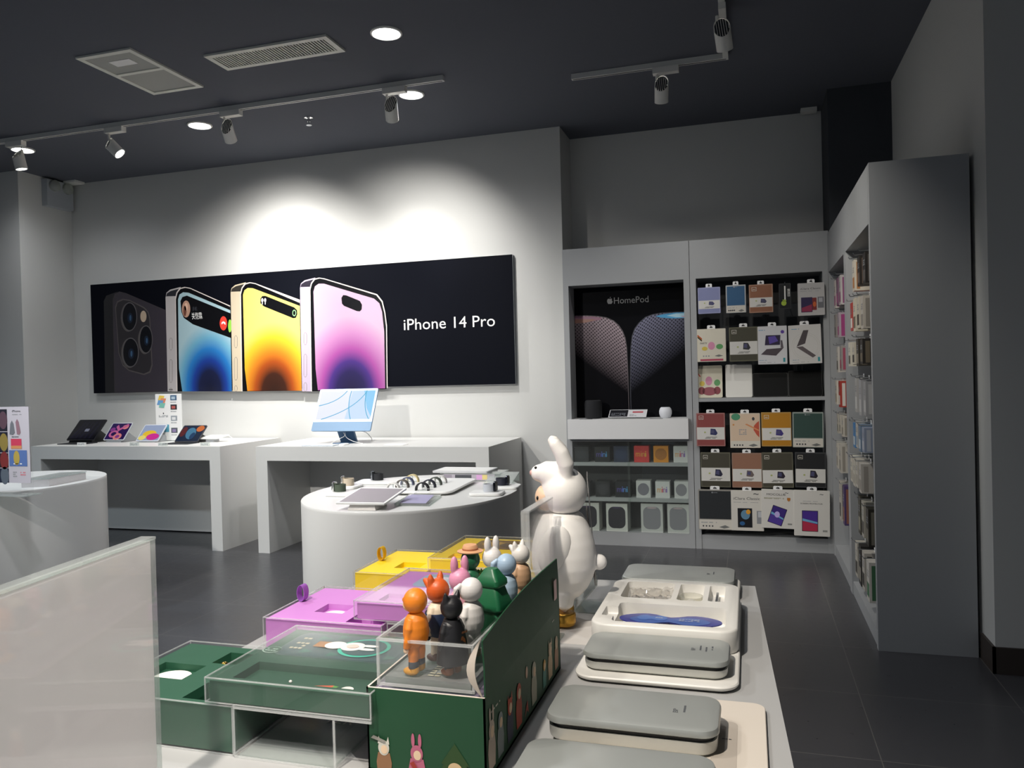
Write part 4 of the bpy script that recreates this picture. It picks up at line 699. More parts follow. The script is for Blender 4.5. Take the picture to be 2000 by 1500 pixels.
def D_iclara(mb, w, h):
    mb.rect(.002, .002, w-.002, h-.002, mat('cbc7bf', .5), 1).text('iClara Classic', w*.08, h*.77, w*.82, h*.065, INK, 2).grid(w*.08, h*.70, w*.85, h*.72, 16, 1, GREYINK).text('~', w*.7, h*.9, w*.16, None, INK, 2)
    mb.rect(w*.20, h*.08, w*.65, h*.56, mat('16171c', .4), 2).disc(w*.44, h*.40, w*.14, h*.12, mat('5f86a0', .4), 3).disc(w*.53, h*.47, w*.07, h*.06, mat('d89a34', .4), 4).disc(w*.34, h*.18, w*.08, h*.05, mat('2c5a8a', .4), 3).rect(w*.79, h*.18, w*.98, h*.50, mat('8a8c90', .5), 2).rect(w*.83, h*.34, w*.94, h*.48, mat('b4b6ba', .5), 3)
def D_mocoll(mb, w, h):
    D_white(None, '3c2a78', '4f3a94', .26, -.32, False)(mb, w, h)
    mb.text('MOCOLL®', w*.16, h*.85, w*.58, h*.055, INK, 3).grid(w*.08, h*.76, w*.7, h*.80, 12, 2, mat('8d8a6a', .5), 3).poly([(w*.78, h*.80), (w*.88, h*.80), (w*.88, h*.74), (w*.83, h*.70), (w*.78, h*.74)], mat('b0702c', .5), 3).disc(w*.48, h*.36, w*.08, h*.08, mat('b9a8e0', .4), 6)
def D_scr(mb, w, h):
    D_white(None, '4a2f8c', 'b0304c', .22, 0, False)(mb, w, h); mb.text('SCREEN PROTECTOR', w*.18, h*.70, w*.62, h*.028, INK, 3).grid(w*.25, h*.76, w*.72, h*.775, 10, 1, GREYINK, 3)
def D_plain(c, sp=.5):
    def f(mb, w, h): mb.poly([(w/2+x, h/2+z) for x, z in rr(0, 0, w-.006, h-.006, .012)], mat(c, .45, spec=sp), 1)
    return f
pack(1363.7, 1406.3, 560, 613.3, 'lavender tablet case pack, leftmost in the top row', '8f93b8', D_band('7f85ad', '3f3f6a', .18, .5, False))
pack(1418.4, 1456.1, 555.5, 611.8, 'blue tablet case pack with pale bottom strip, second in the top row', 'a9adaf', D_leaf('27557c'))
pack(1463.6, 1509, 554, 611.5, 'brown tablet case pack with white band, third in the top row', 'a07a64', D_band('8a5a40', '3f3f5a', .2, .53))
pack(1522, 1544, 553, 603.4, 'narrow black stylus pack with lime green print in the top row', '2c2e33', D_pen, False, th=.02, cat='packaged stylus', name='stylus_pack')
pack(1559, 1610, 551, 617, 'white film box with violet and red tablet pictures, right end of top row', 'b9b7b6', D_clara2, Y=6.27, name='screen_film_box', cat='box')
pack(1362.4, 1417, 641, 707, 'cream case pack with colourful party print, leftmost in the second row', 'cfc8b8', D_party)
pack(1425, 1479.6, 637.6, 706.3, 'olive tablet case pack with white band in the second row', '5c5a48', D_band('403e30', '2c2c30', .2, .58))
pack(1481, 1536.4, 635.7, 712, 'white keyboard case box with violet screen picture in the second row', 'cdcdd0', D_key, Y=6.275, name='keyboard_case_box', cat='box')
pack(1541.6, 1603.6, 633, 711.3, 'white box with folding grey stand picture at the right of the second row', 'cbc9c6', D_bracket, Y=6.27, tilt=.02, name='keyboard_case_box', cat='box')
def leaning(x0, x1, y0, y1, label, base, design, name='tablet_case', Y=6.33):
    a = P(x0, y1, Y=Y); b = P(x1, y0, Y=Y); w_, h_ = b.x-a.x, b.z-1.181; t = thing(name, label, 'tablet case', (a.x+w_/2, Y, 1.18))
    W = V(0, .05, h_); MB().slab((a.x, Y, 1.1825), (1, 0, 0), W, w_, W.length, .012, mat(base, .4), .012, 4).build('cover', t); mb = MB().frame((a.x, Y, 1.1825), (1, 0, 0), W); design(mb, w_, W.length); mb.build('print', t)
def D_bear(mb, w, h):
    D_plain('d3cdb8')(mb, w, h); mb.poly([(w*.0+.004, h*.78), (w*.14, h*.64), (w*.17, h*.67), (w*.03, h*.82)], mat('b0382c', .5), 2)
    mb.disc(w*.48, h*.52, w*.13, h*.14, mat('c886a2', .5), 2).disc(w*.22, h*.44, w*.1, h*.08, mat('ccb44a', .5), 3).disc(w*.8, h*.46, w*.12, h*.10, mat('559458', .5), 2)
    mb.disc(w*.5, h*.2, w*.28, h*.13, mat('8f4450', .5), 4).disc(w*.2, h*.22, w*.13, h*.12, mat('80323c', .5), 4).disc(w*.8, h*.22, w*.13, h*.12, mat('80323c', .5), 4)
leaning(1360.5, 1410, 713.6, 775, 'cream tablet case with colourful print standing at the left of the middle shelf', 'd0cab8', D_bear)
leaning(1417.5, 1468.4, 711, 774, 'plain white tablet case standing on the middle shelf', 'd8d6d0', D_plain('d8d6d0'))
leaning(1470.7, 1538.8, 728, 773, 'black tablet case leaning right of the white one', '050608', D_plain('050608', .1))
leaning(1540.7, 1606, 723.5, 773, 'black tablet case leaning at the right end of the middle shelf', '050607', D_plain('050607', .1))
pack(1360.9, 1415.4, 806.5, 871.4, 'brick red tablet case pack, leftmost below the middle shelf', '9a6a66', D_band('86403e', '2a2f5c', .2, .57))
pack(1426.6, 1484, 807, 874.7, 'cream tablet case pack with red planet print below the middle shelf', 'cdbfae', D_planet)
pack(1487.9, 1544.9, 805, 871.8, 'mustard yellow tablet case pack below the middle shelf', 'a8854a', D_band('ac7610', '3c2f78', .18, .54))
pack(1548.8, 1607.7, 804.7, 873.8, 'dark green tablet case pack at the right below the middle shelf', '8d9690', D_leaf('2c4640'), tilt=-.01)
pack(1369.4, 1426, 884, 951, 'olive tablet case pack, leftmost in the second lowest row', '5c5a4c', D_band('403d31', '22223a', .18, .56))
pack(1430.5, 1487.5, 885, 952, 'dusty pink tablet case pack in the second lowest row', '8d7060', D_band('8c6450', '6c605c', .18, .54, False))
pack(1489, 1548.8, 884, 952, 'olive tablet case pack right of the dusty pink one', '5c5a4c', D_band('403d31', '2a2030', .13, .5), tilt=.015)
pack(1553.6, 1612.6, 884, 952, 'black tablet case pack at the right of the second lowest row', '3c3d3f', D_band('17181a', '26202c', .14, .53), tilt=-.01)
pack(1365, 1429.5, 957, 1033.6, 'black tablet case pack with pale bottom strip, leftmost in the lowest row', '8d8a84', D_leaf('1c2024'), Y=6.27)
pack(1429, 1490.4, 958.8, 1035.6, 'white box with round blue and orange tablet picture in the lowest row', 'cbc7bf', D_iclara, Y=6.265, name='screen_film_box', cat='box')
pack(1488, 1550.7, 957, 1031, 'white box with tilted violet tablet picture in the lowest row', 'cfccc6', D_mocoll, Y=6.26, tilt=-.02, name='screen_film_box', cat='box')
pack(1552, 1620, 959, 1046, 'tall white screen protector box at the right end of the lowest row', 'd2cfc8', D_scr, Y=6.255, tilt=-.015, name='screen_film_box', cat='box')
# ================================================================ shelving along the right wall
SX = .579
def sbay(y0, y1, label, near):
    t = thing('shelving_unit', label, 'shelving', (SX+.2, (y0+y1)/2, 0)); pw = .05
    X1 = XR-.02
    MB().box(SX, X1, y0, y0+(.045 if near else pw), 0, 2.39, CAB).build('side_panel', t, 'broad grey end panel' if near else None); MB().box(SX, X1, y1-pw, y1, 0, 2.39, CAB).build('side_panel', t)
    MB().box(SX, X1, y0+pw, y1-pw, 2.10, 2.39, CAB).build('header', t); MB().box(SX+.006, X1, y0+pw, y1-pw, 0, .08, CAB).build('plinth', t); MB().box(.90, .912, y0+pw, y1-pw, .08, 2.10, CABD).build('back_panel', t); return t
sn = sbay(4.193, 5.255, 'grey shelving unit on the right wall with the broad bare end panel facing us', True); sf = sbay(5.257, 6.305, 'grey shelving unit on the right wall in the corner beside the tablet cases', False)
def side_pack(y, x0, x1, z0, z1, wy, label, c1, c2, unit, name='accessory_pack'):
    t = thing(name, label, 'packaged accessory', ((x0+x1)/2, y, z0), 'hanging packages on the right wall shelving')
    MB().box(x0, x1, y-wy/2, y+wy/2, z0, z1, mat(c1, .5)).build('box', t); w_, h_ = x1-x0, z1-z0
    mb = MB().frame((x0, y-wy/2, z0)).rect(w_*.12, h_*.05, w_*.32, h_*.92, mat(c2, .5), 1).rect(w_*.55, h_*.35, w_*.8, h_*.55, mat(c2, .5), 1)
    mb.frame((x0, y+wy/2, z0), (0, -1, 0), (0, 0, 1)).rect(wy*.1, h_*.1, wy*.9, h_*.45, mat(c2, .5), 1).grid(wy*.15, h_*.6, wy*.85, h_*.8, 5, 3, GREYINK); mb.build('print', t)
    MB().box((x0+x1)/2-.001, (x0+x1)/2+.001, y-.018, y+.018, z1, z1+.025, HT).build('hang_tab', t)
    hk = MB().tube([(.90, y, z1+.012), (x0-.02, y, z1+.012), (x0-.026, y, z1+.024)], .003, METAL, 6)
    hk.build('display_hook', unit)
ordn = ['first', 'second', 'third', 'fourth', 'fifth', 'sixth', 'seventh', 'eighth']
near_rows = [(1.84, 2.02, [(5.02, 'cfc7b8', 'b07a4a', 'white and orange'), (4.80, '2a2420', '6a5a50', 'black'), (4.58, '25211e', '5a5450', 'dark')]),
    (1.60, 1.79, [(5.05, 'b0403a', 'e0d8d0', 'red'), (4.92, 'c9c2b0', '6a6050', 'cream'), (4.76, 'c4bdae', '3c3028', 'white'), (4.60, 'b9b2a8', '8a847c', 'pale grey')]),
    (1.40, 1.55, [(5.08, 'cfcabc', '5a5448', 'white'), (4.90, 'c4bdae', '2c2824', 'white striped'), (4.72, '3a352e', '8a8070', 'brown'), (4.56, '2c2824', '6a6050', 'black')]),
    (1.12, 1.33, [(5.02, 'a9a8a6', 'c9c9c6', 'silvery clear'), (4.84, 'a2a2a4', 'bdbdbd', 'grey clear'), (4.66, '9a9a9c', 'b5b5b5', 'pale clear')]),
    (.92, 1.08, [(5.04, '3a7ab0', 'b9c4cc', 'bright blue'), (4.92, 'b9b6b0', '8a9aa8', 'white'), (4.80, '6a8098', 'b9c4cc', 'steel blue'), (4.66, '8a94a8', 'b0b4bc', 'blue grey')]),
    (.70, .87, [(5.10, 'c9c4b6', 'aaa498', 'ivory'), (4.98, 'c6c1b4', 'aaa498', 'cream white'), (4.86, 'c2bdb2', 'a29c90', 'off-white'), (4.72, 'b9b4ac', '98928a', 'pale')]),
    (.42, .64, [(4.98, '3c3a30', '8d8a78', 'dark framed'), (4.84, 'a8a498', '45433c', 'white and black'), (4.66, '28261f', '6a675c', 'black')]),
    (.14, .37, [(5.06, 'b9b4a8', '3c3a36', 'white with black outline'), (4.90, '2c2a28', '8a867c', 'black'), (4.76, 'b4afa6', '3c3a36', 'white with dark phone outline'), (4.58, 'c2beb6', '3f6a4a', 'white with green dot')])]
far_rows = [(1.82, 2.02, [(6.12, 'cfc8c0', 'a0457a', 'white and magenta'), (5.98, '7a5a70', 'b05a8c', 'plum'), (5.80, 'bdb6b4', '8a4a74', 'white')]),
    (1.60, 1.77, [(6.05, '8a8480', '4a4440', 'grey'), (5.84, 'a89aa2', '9a3a74', 'grey and pink')]),
    (1.36, 1.54, [(6.05, 'c4bfb6', '5a564f', 'white'), (5.84, '9a9490', 'a04a60', 'grey with red')]),
    (1.12, 1.30, [(6.08, 'cfc9bd', 'a89a84', 'cream'), (5.86, 'a83a30', 'd8d0c8', 'red')]),
    (.92, 1.06, [(6.12, 'b9b3a6', '8a857a', 'beige'), (5.98, 'c2bcb0', '8d877c', 'cream'), (5.82, 'c4beb2', '908a80', 'ivory')]),
    (.66, .86, [(6.10, 'c2bdb2', '9a948a', 'white'), (5.92, 'bdb8ae', '948e84', 'off-white')]),
    (.30, .58, [(6.06, 'b4aea4', '3c3a36', 'white with black outline'), (5.84, '4a3a64', '8a5a4a', 'violet and blue')])]
for i, (z0, z1, it) in enumerate(near_rows):
    for j, (y, c1, c2, nm) in enumerate(it):
        side_pack(y, .60-.012*(i % 3), .69+.01*((i*3+j) % 3), z0+.01*((i+j) % 2), z1-.008*((2*i+j) % 3), .095, '%s pack, %s from far end, %s row of bare-ended side unit' % (nm, ordn[j], ordn[i]), c1, c2, sn)
for i, (z0, z1, it) in enumerate(far_rows):
    for j, (y, c1, c2, nm) in enumerate(it):
        side_pack(y, .605-.01*(i % 2), .69+.01*((i+j) % 3), z0+.01*((i+j) % 2), z1, .095, '%s pack, %s from the corner, %s row of corner side unit' % (nm, ordn[j], ordn[i]), c1, c2, sf)
# ================================================================ foreground table
FT = .87
t = thing('product_table', 'large grey white table in the foreground carrying gift boxes, toys and silver cases', 'table', (-.47, 1.1, 0))
q = [(-.975, .30), (.083, .30), (.003, 2.0), (-.985, 1.962)]
MB().quadbox(q, FT-.03, FT, mat('a9a9a8', .42, name='table_laminate')).build('tabletop', t); cx_, cy_ = -.47, 1.14
MB().quadbox([(cx_+(x-cx_)*.985, cy_+(y-cy_)*.985) for x, y in q], 0, FT-.03, mat('a0a0a0', .5)).build('base', t)
# white board at the left
PAPER = bpy.data.materials.new('translucent_white'); PAPER.use_nodes = True; nt = PAPER.node_tree; nt.nodes.clear()
o_ = nt.nodes.new('ShaderNodeOutputMaterial'); d_ = nt.nodes.new('ShaderNodeBsdfDiffuse'); t_ = nt.nodes.new('ShaderNodeBsdfTranslucent'); m_ = nt.nodes.new('ShaderNodeMixShader')
d_.inputs[0].default_value = (.84, .82, .81, 1); t_.inputs[0].default_value = (.86, .83, .82, 1); m_.inputs[0].default_value = .45; nt.links.new(d_.outputs[0], m_.inputs[1]); nt.links.new(t_.outputs[0], m_.inputs[2]); nt.links.new(m_.outputs[0], o_.inputs[0])
t = thing('display_board', 'big white board in a clear frame standing at the left edge of the foreground', 'board', (-.73, .6, FT))
a, b, c = P(265, 1057, Z=1.2), P(293, 1056, Z=1.2), P(0, 1150, Z=1.2); d = V(a.x-c.x, a.y-c.y, 0).normalized(); s0 = V(b.x, b.y, 0)-d*.42
n_ = V(d.y, -d.x, 0)
def pan(s0, L, th, z0, z1, off): o = s0+n_*off; e = s0+d*L+n_*off; return [tuple((o+V(0, 0, z0)).xy), tuple((e).xy), tuple((e-n_*th).xy), tuple((o-n_*th).xy)]
MB().quadbox(pan(s0, .42, .014, 0, 0, 0), FT+.004, 1.2, PAPER).build('white_panel', t)
MB().quadbox(pan(s0, .425, .003, 0, 0, .004), FT+.004, 1.196, CLR).build('clear_front', t)
MB().quadbox(pan(s0, .428, .020, 0, 0, .003), 1.2005, 1.204, CLRD).quadbox(pan(s0+d*.4205, .006, .018, 0, 0, .003), FT+.004, 1.2, CLRD).build('clear_frame', t)
MB().quadbox(pan(s0, .42, .10, 0, 0, .04), FT+.0005, FT+.004, CLRD).build('foot', t)
# ---------------------------------------------------------------- gift sets
def heightfield(x0, x1, y0, y1, z0, z1, holes, m, hm=None):
    xs = sorted({x0, x1, *[h[0] for h in holes], *[h[1] for h in holes]}); ys = sorted({y0, y1, *[h[2] for h in holes], *[h[3] for h in holes]}); mb = MB()
    def H(i, j):
        if i < 0 or j < 0 or i >= len(xs)-1 or j >= len(ys)-1: return z0
        cx, cy = (xs[i]+xs[i+1])/2, (ys[j]+ys[j+1])/2
        for h in holes:
            if h[0] < cx < h[1] and h[2] < cy < h[3]: return z1-h[4]
        return z1
    for i in range(len(xs)-1):
        for j in range(len(ys)-1):
            z = H(i, j); X0, X1, Y0, Y1 = xs[i], xs[i+1], ys[j], ys[j+1]; mb.add([(X0, Y0, z), (X1, Y0, z), (X1, Y1, z), (X0, Y1, z)], [(0, 1, 2, 3)], m)
            for (di, dj, p, r) in ((-1, 0, (X0, Y0), (X0, Y1)), (1, 0, (X1, Y1), (X1, Y0)), (0, -1, (X1, Y0), (X0, Y0)), (0, 1, (X0, Y1), (X1, Y1))):
                z2 = H(i+di, j+dj)
                if z2 < z-1e-6: mb.add([(*p, z), (*r, z), (*r, z2), (*p, z2)], [(0, 1, 2, 3)], m)
    mb.add([(x0, y0, z0), (x0, y1, z0), (x1, y1, z0), (x1, y0, z0)], [(0, 1, 2, 3)], m); return mb
def acrylic_cover(x0, x1, y0, y1, z0, z1, parent, th=.004, name='clear_cover', top=True, e=.0014):
    mb = MB().box(x0, x1, y0, y0+th, z0, z1, CLR).box(x0, x1, y1-th, y1, z0, z1, CLR).box(x0, x0+th, y0+th, y1-th, z0, z1, CLR).box(x1-th, x1, y0+th, y1-th, z0, z1, CLR)
    if top: mb.box(x0+th, x1-th, y0+th, y1-th, z1-th, z1, CLR)
    pass   # polished edges read as pale lines
    for a in ((x0, x1, y0-.0002, y0+e, z1-e, z1+.0002), (x0, x1, y1-e, y1+.0002, z1-e, z1+.0002), (x0-.0002, x0+e, y0, y1, z1-e, z1+.0002), (x1-e, x1+.0002, y0, y1, z1-e, z1+.0002),
              (x0-.0002, x0+e, y0-.0002, y0+e, z0, z1), (x1-e, x1+.0002, y0-.0002, y0+e, z0, z1), (x0-.0002, x0+e, y1-e, y1+.0002, z0, z1), (x1-e, x1+.0002, y1-e, y1+.0002, z0, z1), (x0, x1, y0-.0002, y0+e, z0, z0+e), (x0-.0002, x0+e, y0, y1, z0, z0+e)): mb.box(*a, EDGE)
    return mb.build(name, parent)
def rabbit_shape(s, u, v, w_, m, k, rot=0):
    c, q = math.cos(rot), math.sin(rot); T = lambda l: [(u+(x*c-y*q)*w_, v+(x*q+y*c)*w_) for x, y in l]
    s.poly(T([(.5*math.cos(a)*.9, .42*math.sin(a)) for a in [2*PI*i/24 for i in range(24)]]), m, k)
    for e in (.16, -.18): s.poly(T([(.62+.32*math.cos(a), e+.11*math.sin(a)) for a in [2*PI*i/18 for i in range(18)]]), m, k+.5)
def gift(x, y0, y1, xr, yr0, yr1, nm, top, side, dark, holes, lab_l, lab_r, hole_r):
    t = thing('gift_box', lab_l, 'gift box', (x+.13, (y0+y1)/2, FT)); x1 = x+.255
    heightfield(x+.004, x1-.004, y0+.004, y1-.004, FT+.003, FT+.067, [(x+a*.25, x+b*.25, y0+c*(y1-y0), y0+d_*(y1-y0), dp) for a, b, c, d_, dp in holes], top).build('inner_tray', t)
    acrylic_cover(x, x1, y0, y1, FT+.0005, FT+.071, t, .003, 'clear_case', False); r = t
    # riser and raised box
    t = thing('gift_box', lab_r, 'gift box', (xr+.13, (yr0+yr1)/2, FT+.0735)); z0 = FT+.0745; xr1 = xr+.262
    heightfield(xr+.005, xr1-.005, yr0+.005, yr1-.005, z0+.001, z0+.030, [(xr+a*.262, xr+b*.262, yr0+c*(yr1-yr0), yr0+d_*(yr1-yr0), dp) for a, b, c, d_, dp in hole_r], top).build('inner_tray', t)
    acrylic_cover(xr, xr1, yr0, yr1, z0, z0+.036, t)
    s = thing('acrylic_riser', 'clear acrylic riser lifting the right half of the '+nm+' gift set', 'display stand', (xr+.15, (yr0+yr1)/2, FT), 'clear risers under the raised gift boxes')
    zz = FT+.0735; mb = MB()
    xa = x1+.003; mb.box(xa, xa+.005, yr0+.002, yr1-.002, FT+.0005, zz-.005, CLR).box(xr1-.06, xr1-.055, yr0+.002, yr1-.002, FT+.0005, zz-.005, CLR).box(xa, xr1, yr0+.002, yr1-.002, zz-.004, zz, CLR).box(xa+.006, xr1-.061, yr0+.004, yr1-.004, FT+.0005, FT+.004, CLRD); mb.build('riser_body', s)
    e = .0018; mb = MB().box(xa, xa+e, yr0, yr0+e, FT+.0005, zz-.005, EDGE).box(xa, xr1, yr0, yr0+e, zz-.004, zz-.0005, EDGE).box(xa, xr1, yr0, yr0+e, FT+.0005, FT+.003, EDGE).box(xa, xa+e, yr0, yr1, FT+.0041, FT+.0065, EDGE).box(xr1-.058, xr1-.055, yr0, yr0+e, FT+.0005, zz-.005, EDGE); mb.build('polished_edges', s)
    return r, t, s
GR = mat('174a33', .7, name='green_card'); PU = mat('cf86d2', .6, name='lilac_card'); YE = mat('ffdc10', .6, name='yellow_card')
hl = [(.28, .66, .12, .36, .05), (.60, .98, .62, .88, .035), (.72, .99, .06, .30, .03)]
hl = [(.30, .55, .28, .52, .012), (.58, .94, .62, .86, .05), (.68, .98, .08, .36, .04)]
hg = [(.10, .42, .34, .60, .012), (.42, .80, .66, .88, .020), (.62, .97, .08, .34, .04)]
G = gift(-.966, .944, 1.172, -.754, .941, 1.18, 'green', GR, None, None, hg, 'open dark green gift box with a white rabbit card, left of the foreground', 'raised dark green gift box under a clear cover with printed tin and carrot pin', [(.12, .95, .09, .36, .012)])
Pp = gift(-.918, 1.32, 1.552, -.728, 1.335, 1.59, 'lilac', PU, None, None, hl, 'open lilac gift box with ribbon tab, left of its raised half', 'raised lilac gift box under a clear cover behind the orange toy', [(.14, .50, .12, .30, .008)])
Yy = gift(-.916, 1.68, 1.925, -.726, 1.69, 1.945, 'yellow', YE, None, None, hl, 'open yellow gift box with ribbon tab at the back of the foreground table', 'raised yellow gift box under a clear cover behind the straw-hatted toy', [(.14, .50, .12, .30, .008)])
# contents and prints
Wc = mat('efeae2', .55)
mb = MB().frame((-.966, .944, FT+.0555), (1, 0, 0), (0, 1, 0)); rabbit_shape(mb, .062, .106, .070, Wc, 2, -.05); o = mb.build('rabbit_card', G[0], 'white rabbit head card')
GOLD = mat('b8964a', .25, 1)
mb = MB().ell((-.850, 1.112, FT+.0555), (.008, .008, .008), GOLD).ell((-.818, 1.106, FT+.0535), (.006, .006, .006), Wc).ell((-.802, 1.122, FT+.0575), (.013, .010, .010), Wc); mb.build('earrings', G[0], 'gold ball and white ear studs')
mb = MB().frame((-.754, .941, FT+.0745+.030), (1, 0, 0), (0, 1, 0)); tin = mat('24494a', .35); tl = mat('3ab89c', .4); tr_ = mat('2c6a58', .4)
mb.poly([(.135+x, .170+y) for x, y in rr(0, 0, .215, .105, .02)], mat('2c5148', .3), 1).poly([(.135+x, .170+y) for x, y in rr(0, 0, .207, .097, .018)], tin, 2)
for i, (u, v) in enumerate(((.07, .20), (.07, .14), (.10, .21), (.12, .135), (.20, .205), (.215, .14), (.155, .21), (.23, .175))): mb.poly([(u, v-.010), (u+.022, v), (u, v+.010)], tr_, 3+i*.1)
mb.disc(.165, .170, .042, .040, tl, 5).disc(.165, .170, .036, .034, tin, 6); rabbit_shape(mb, .145, .170, .044, Wc, 7); mb.disc(.115, .170, .018, .016, Wc, 7.5).rect(.080, .158, .103, .182, mat('a0703c', .5), 7).disc(.145, .170, .010, .008, mat('e8c8bc', .5), 9)
mb.grid(.045, .145, .068, .20, 3, 5, mat('c0b8a0', .5), 5, seed=4); mb.disc(.022, .135, .016, .014, mat('9fb8a8', .5), 2).disc(.022, .135, .014, .012, GR, 3).grid(.012, .128, .032, .142, 4, 2, mat('9fb8a8', .5), 4); mb.build('printed_tin', G[1], 'dark tin print with teal ring and white rabbit')
z_ = FT+.0745+.0185
mb = MB().ell((-.645, .99, z_+.002), (.0025, .0025, .002), Wc); mb.build('ear_stud', G[1], 'tiny white stud'); mb = MB().frame((-.754, .941, z_), (1, 0, 0), (0, 1, 0)); mb.poly([(.150, .046), (.178, .053), (.178, .037)], mat('c8562c', .5), 2).poly([(.178, .052), (.187, .050), (.184, .045), (.187, .040), (.178, .038)], mat('5c9a3c', .5), 2); mb.build('carrot_pin', G[1], 'orange carrot pin')
mb = MB().frame((-.754, .941, z_+.002), (1, 0, 0), (0, 1, 0)); rabbit_shape(mb, .205, .040, .022, Wc, 2, -.7); mb.build('rabbit_pin', G[1], 'white rabbit pin')
for R_, x, y0, y1, bc in ((Pp, -.918, 1.32, 1.552, 'f2eef2'), (Yy, -.916, 1.68, 1.925, 'b8c4c0')):
    mb = MB().frame((x, y0, FT+.055), (1, 0, 0), (0, 1, 0)); 
    if R_ is Pp: rabbit_shape(mb, .103, (y1-y0)*.40, .055, mat(bc, .5), 2)
    else: mb.rect(.08, .07, .132, .122, mat(bc, .3), 1).rect(.098, .08, .112, .10, mat('6a8a88', .4), 2)
    mb.build('badge_card', R_[0])
    col_ = mat('a866c4', .5) if R_ is Pp else mat('e8b828', .5); yy = y0+.55*(y1-y0)
    mb = MB(); pts = [(x+.012+.0*i, yy, FT+.066) for i in range(1)]; R2 = []
    for i in range(17):
        a_ = PI*1.5*i/16-.7; R2.append((x+.010+.009*math.sin(a_*1.2)*.7, FT+.068+.030*math.sin(PI*i/16)))
    rs = [[(px_, yy-.009, pz_), (px_, yy+.009, pz_), (px_+.0012, yy+.009, pz_), (px_+.0012, yy-.009, pz_)] for px_, pz_ in [(x+.010+.0085*math.sin(2*PI*i/16), FT+.085-.017*math.cos(2*PI*i/16)) for i in range(17)]]
    mb.rings(rs, col_, False, False); mb.build('ribbon_tab', R_[0])
mb = MB().frame((-.728, 1.335, FT+.1045), (1, 0, 0), (0, 1, 0)).poly([(.12+x, .185+y) for x, y in rr(.03, 0, .19, .10, .02)], mat('9fb8cf', .35), 1).disc(.10, .19, .03, .025, mat('e6dfe8', .5), 2).disc(.15, .18, .04, .03, mat('c8d4e0', .5), 3); mb.build('printed_tin', Pp[1], 'pale blue tin print')
mb = MB().frame((-.726, 1.69, FT+.1045), (1, 0, 0), (0, 1, 0)).poly([(.13+x, .185+y) for x, y in rr(.02, 0, .19, .10, .02)], mat('8a6a3a', .35), 1).disc(.10, .19, .03, .025, mat('c8a04c', .5), 2).disc(.16, .18, .04, .03, mat('6c5a40', .5), 3); mb.build('printed_tin', Yy[1], 'brown tin print')
mb = MB().frame((-.69, .945, FT+.0042), (1, 0, 0), (0, 1, 0)); mb.text('TER', .05, .12, .05, .018, mat('a8a890', .5), 1, shear=.2); mb.build('printed_base', G[2])
# ---------------------------------------------------------------- green carton with toys
CG = mat('0f4427', .6, name='carton_green'); CW = mat('d9cdbf', .7, name='card_edge'); X0, X1, Y0, Y1, ZC = -.505, -.336, .955, 1.372, .983
t = thing('display_carton', 'dark green printed carton with raised right flap under the toy figures', 'carton', (-.42, 1.16, FT)); th = .0025
mb = MB()
for a in ((X0, X1, Y0, Y0+th), (X0, X1, Y1-th, Y1), (X0, X0+th, Y0, Y1), (X1-th, X1, Y0, Y1)): mb.box(*a, FT+.0005, ZC, CG)
mb.box(X0, X1, Y0, Y1, FT+.0005, FT+.004, CG); carton = mb
MB().box(X0+.004, X1-.004, Y0+.004, Y1-.004, FT+.06, ZC-.006, mat('8a7f94', .3)).build('inner_blind_boxes', t)
MB().box(X0, X1, Y0, Y0+th, ZC, ZC+.0006, CW).box(X0, X0+th, Y0, Y1, ZC, ZC+.0006, CW).build('cut_rim', t)
fl = [(X1, Y0, ZC), (X1, Y1, ZC), (X1-.004, Y1, 1.066), (X1-.004, Y0+.02, 1.060)]; mb = MB()
n = 14; R1 = []; 
for i in range(n+1):
    u = i/n; y = Y0+.004+(Y1-Y0-.004)*u; b_ = -.010*math.sin(PI*u)
    z1 = 1.056+.012*u; R1.append([(X1, y, ZC), (X1+b_*.5, y, (ZC+z1)/2), (X1+b_*.9-.002, y, z1), (X1+b_*.9-.004, y, z1), (X1+b_*.5-.002, y, (ZC+z1)/2), (X1-.002, y, ZC)])
mb.rings(R1, CG); mb.build('side_flap', t)
pts = [(X1-.004-.006*math.sin(PI*i/12), Y0+.003-.010*math.sin(PI*i/12), ZC+.001+(1.058-ZC)*i/12) for i in range(13)]
MB().rings([[p, (p[0]-.010*math.sin(PI*i/12)-.0005, p[1]-.002, p[2]), (p[0]-.010*math.sin(PI*i/12)-.0005, p[1]-.0005, p[2]), (p[0], p[1]+.0015, p[2])] for i, p in enumerate(pts)], CW).build('curled_tuck_flap', t)
MB().box(X0+.003, X1-.006, Y1-.006, Y1-.003, ZC, ZC+.045, CG).build('rear_flap', t)
# printed little costumed figures, plain and faceless
def little(mb, u, v, h, body, head, ears='r', k=2, sx=1):
    B, Hd = mat(body, .6), mat(head, .6); w_ = h*.34*sx
    mb.poly([(u-w_*.42, v), (u+w_*.42, v), (u+w_*.5, v+h*.3), (u+w_*.38, v+h*.50), (u-w_*.38, v+h*.50), (u-w_*.5, v+h*.3)], B, k)
    mb.disc(u, v+h*.60, w_*.36, h*.155, Hd, k+1); mb.disc(u+.04*w_, v+h*.57, w_*.22, h*.09, mat('e0c4a4', .6), k+2)
    if ears == 'r':
        for e in (-.2, .2): mb.disc(u+e*w_, v+h*.84, w_*.10, h*.13, Hd, k+1.5)
    elif ears == 'c':
        for e in (-.26, .26): mb.poly([(u+(e-.12)*w_, v+h*.68), (u+(e+.12)*w_, v+h*.68), (u+e*1.2*w_, v+h*.84)], Hd, k+1.5)
mb = carton.frame((X0, Y0, FT))
little(mb, .024, -.006, .066, '8a6446', 'c9c6ba', 'c'); mb.poly([(.006, .046), (.010, .050), (.028, .044), (.026, .041)], mat('8d8a82', .6), 6)
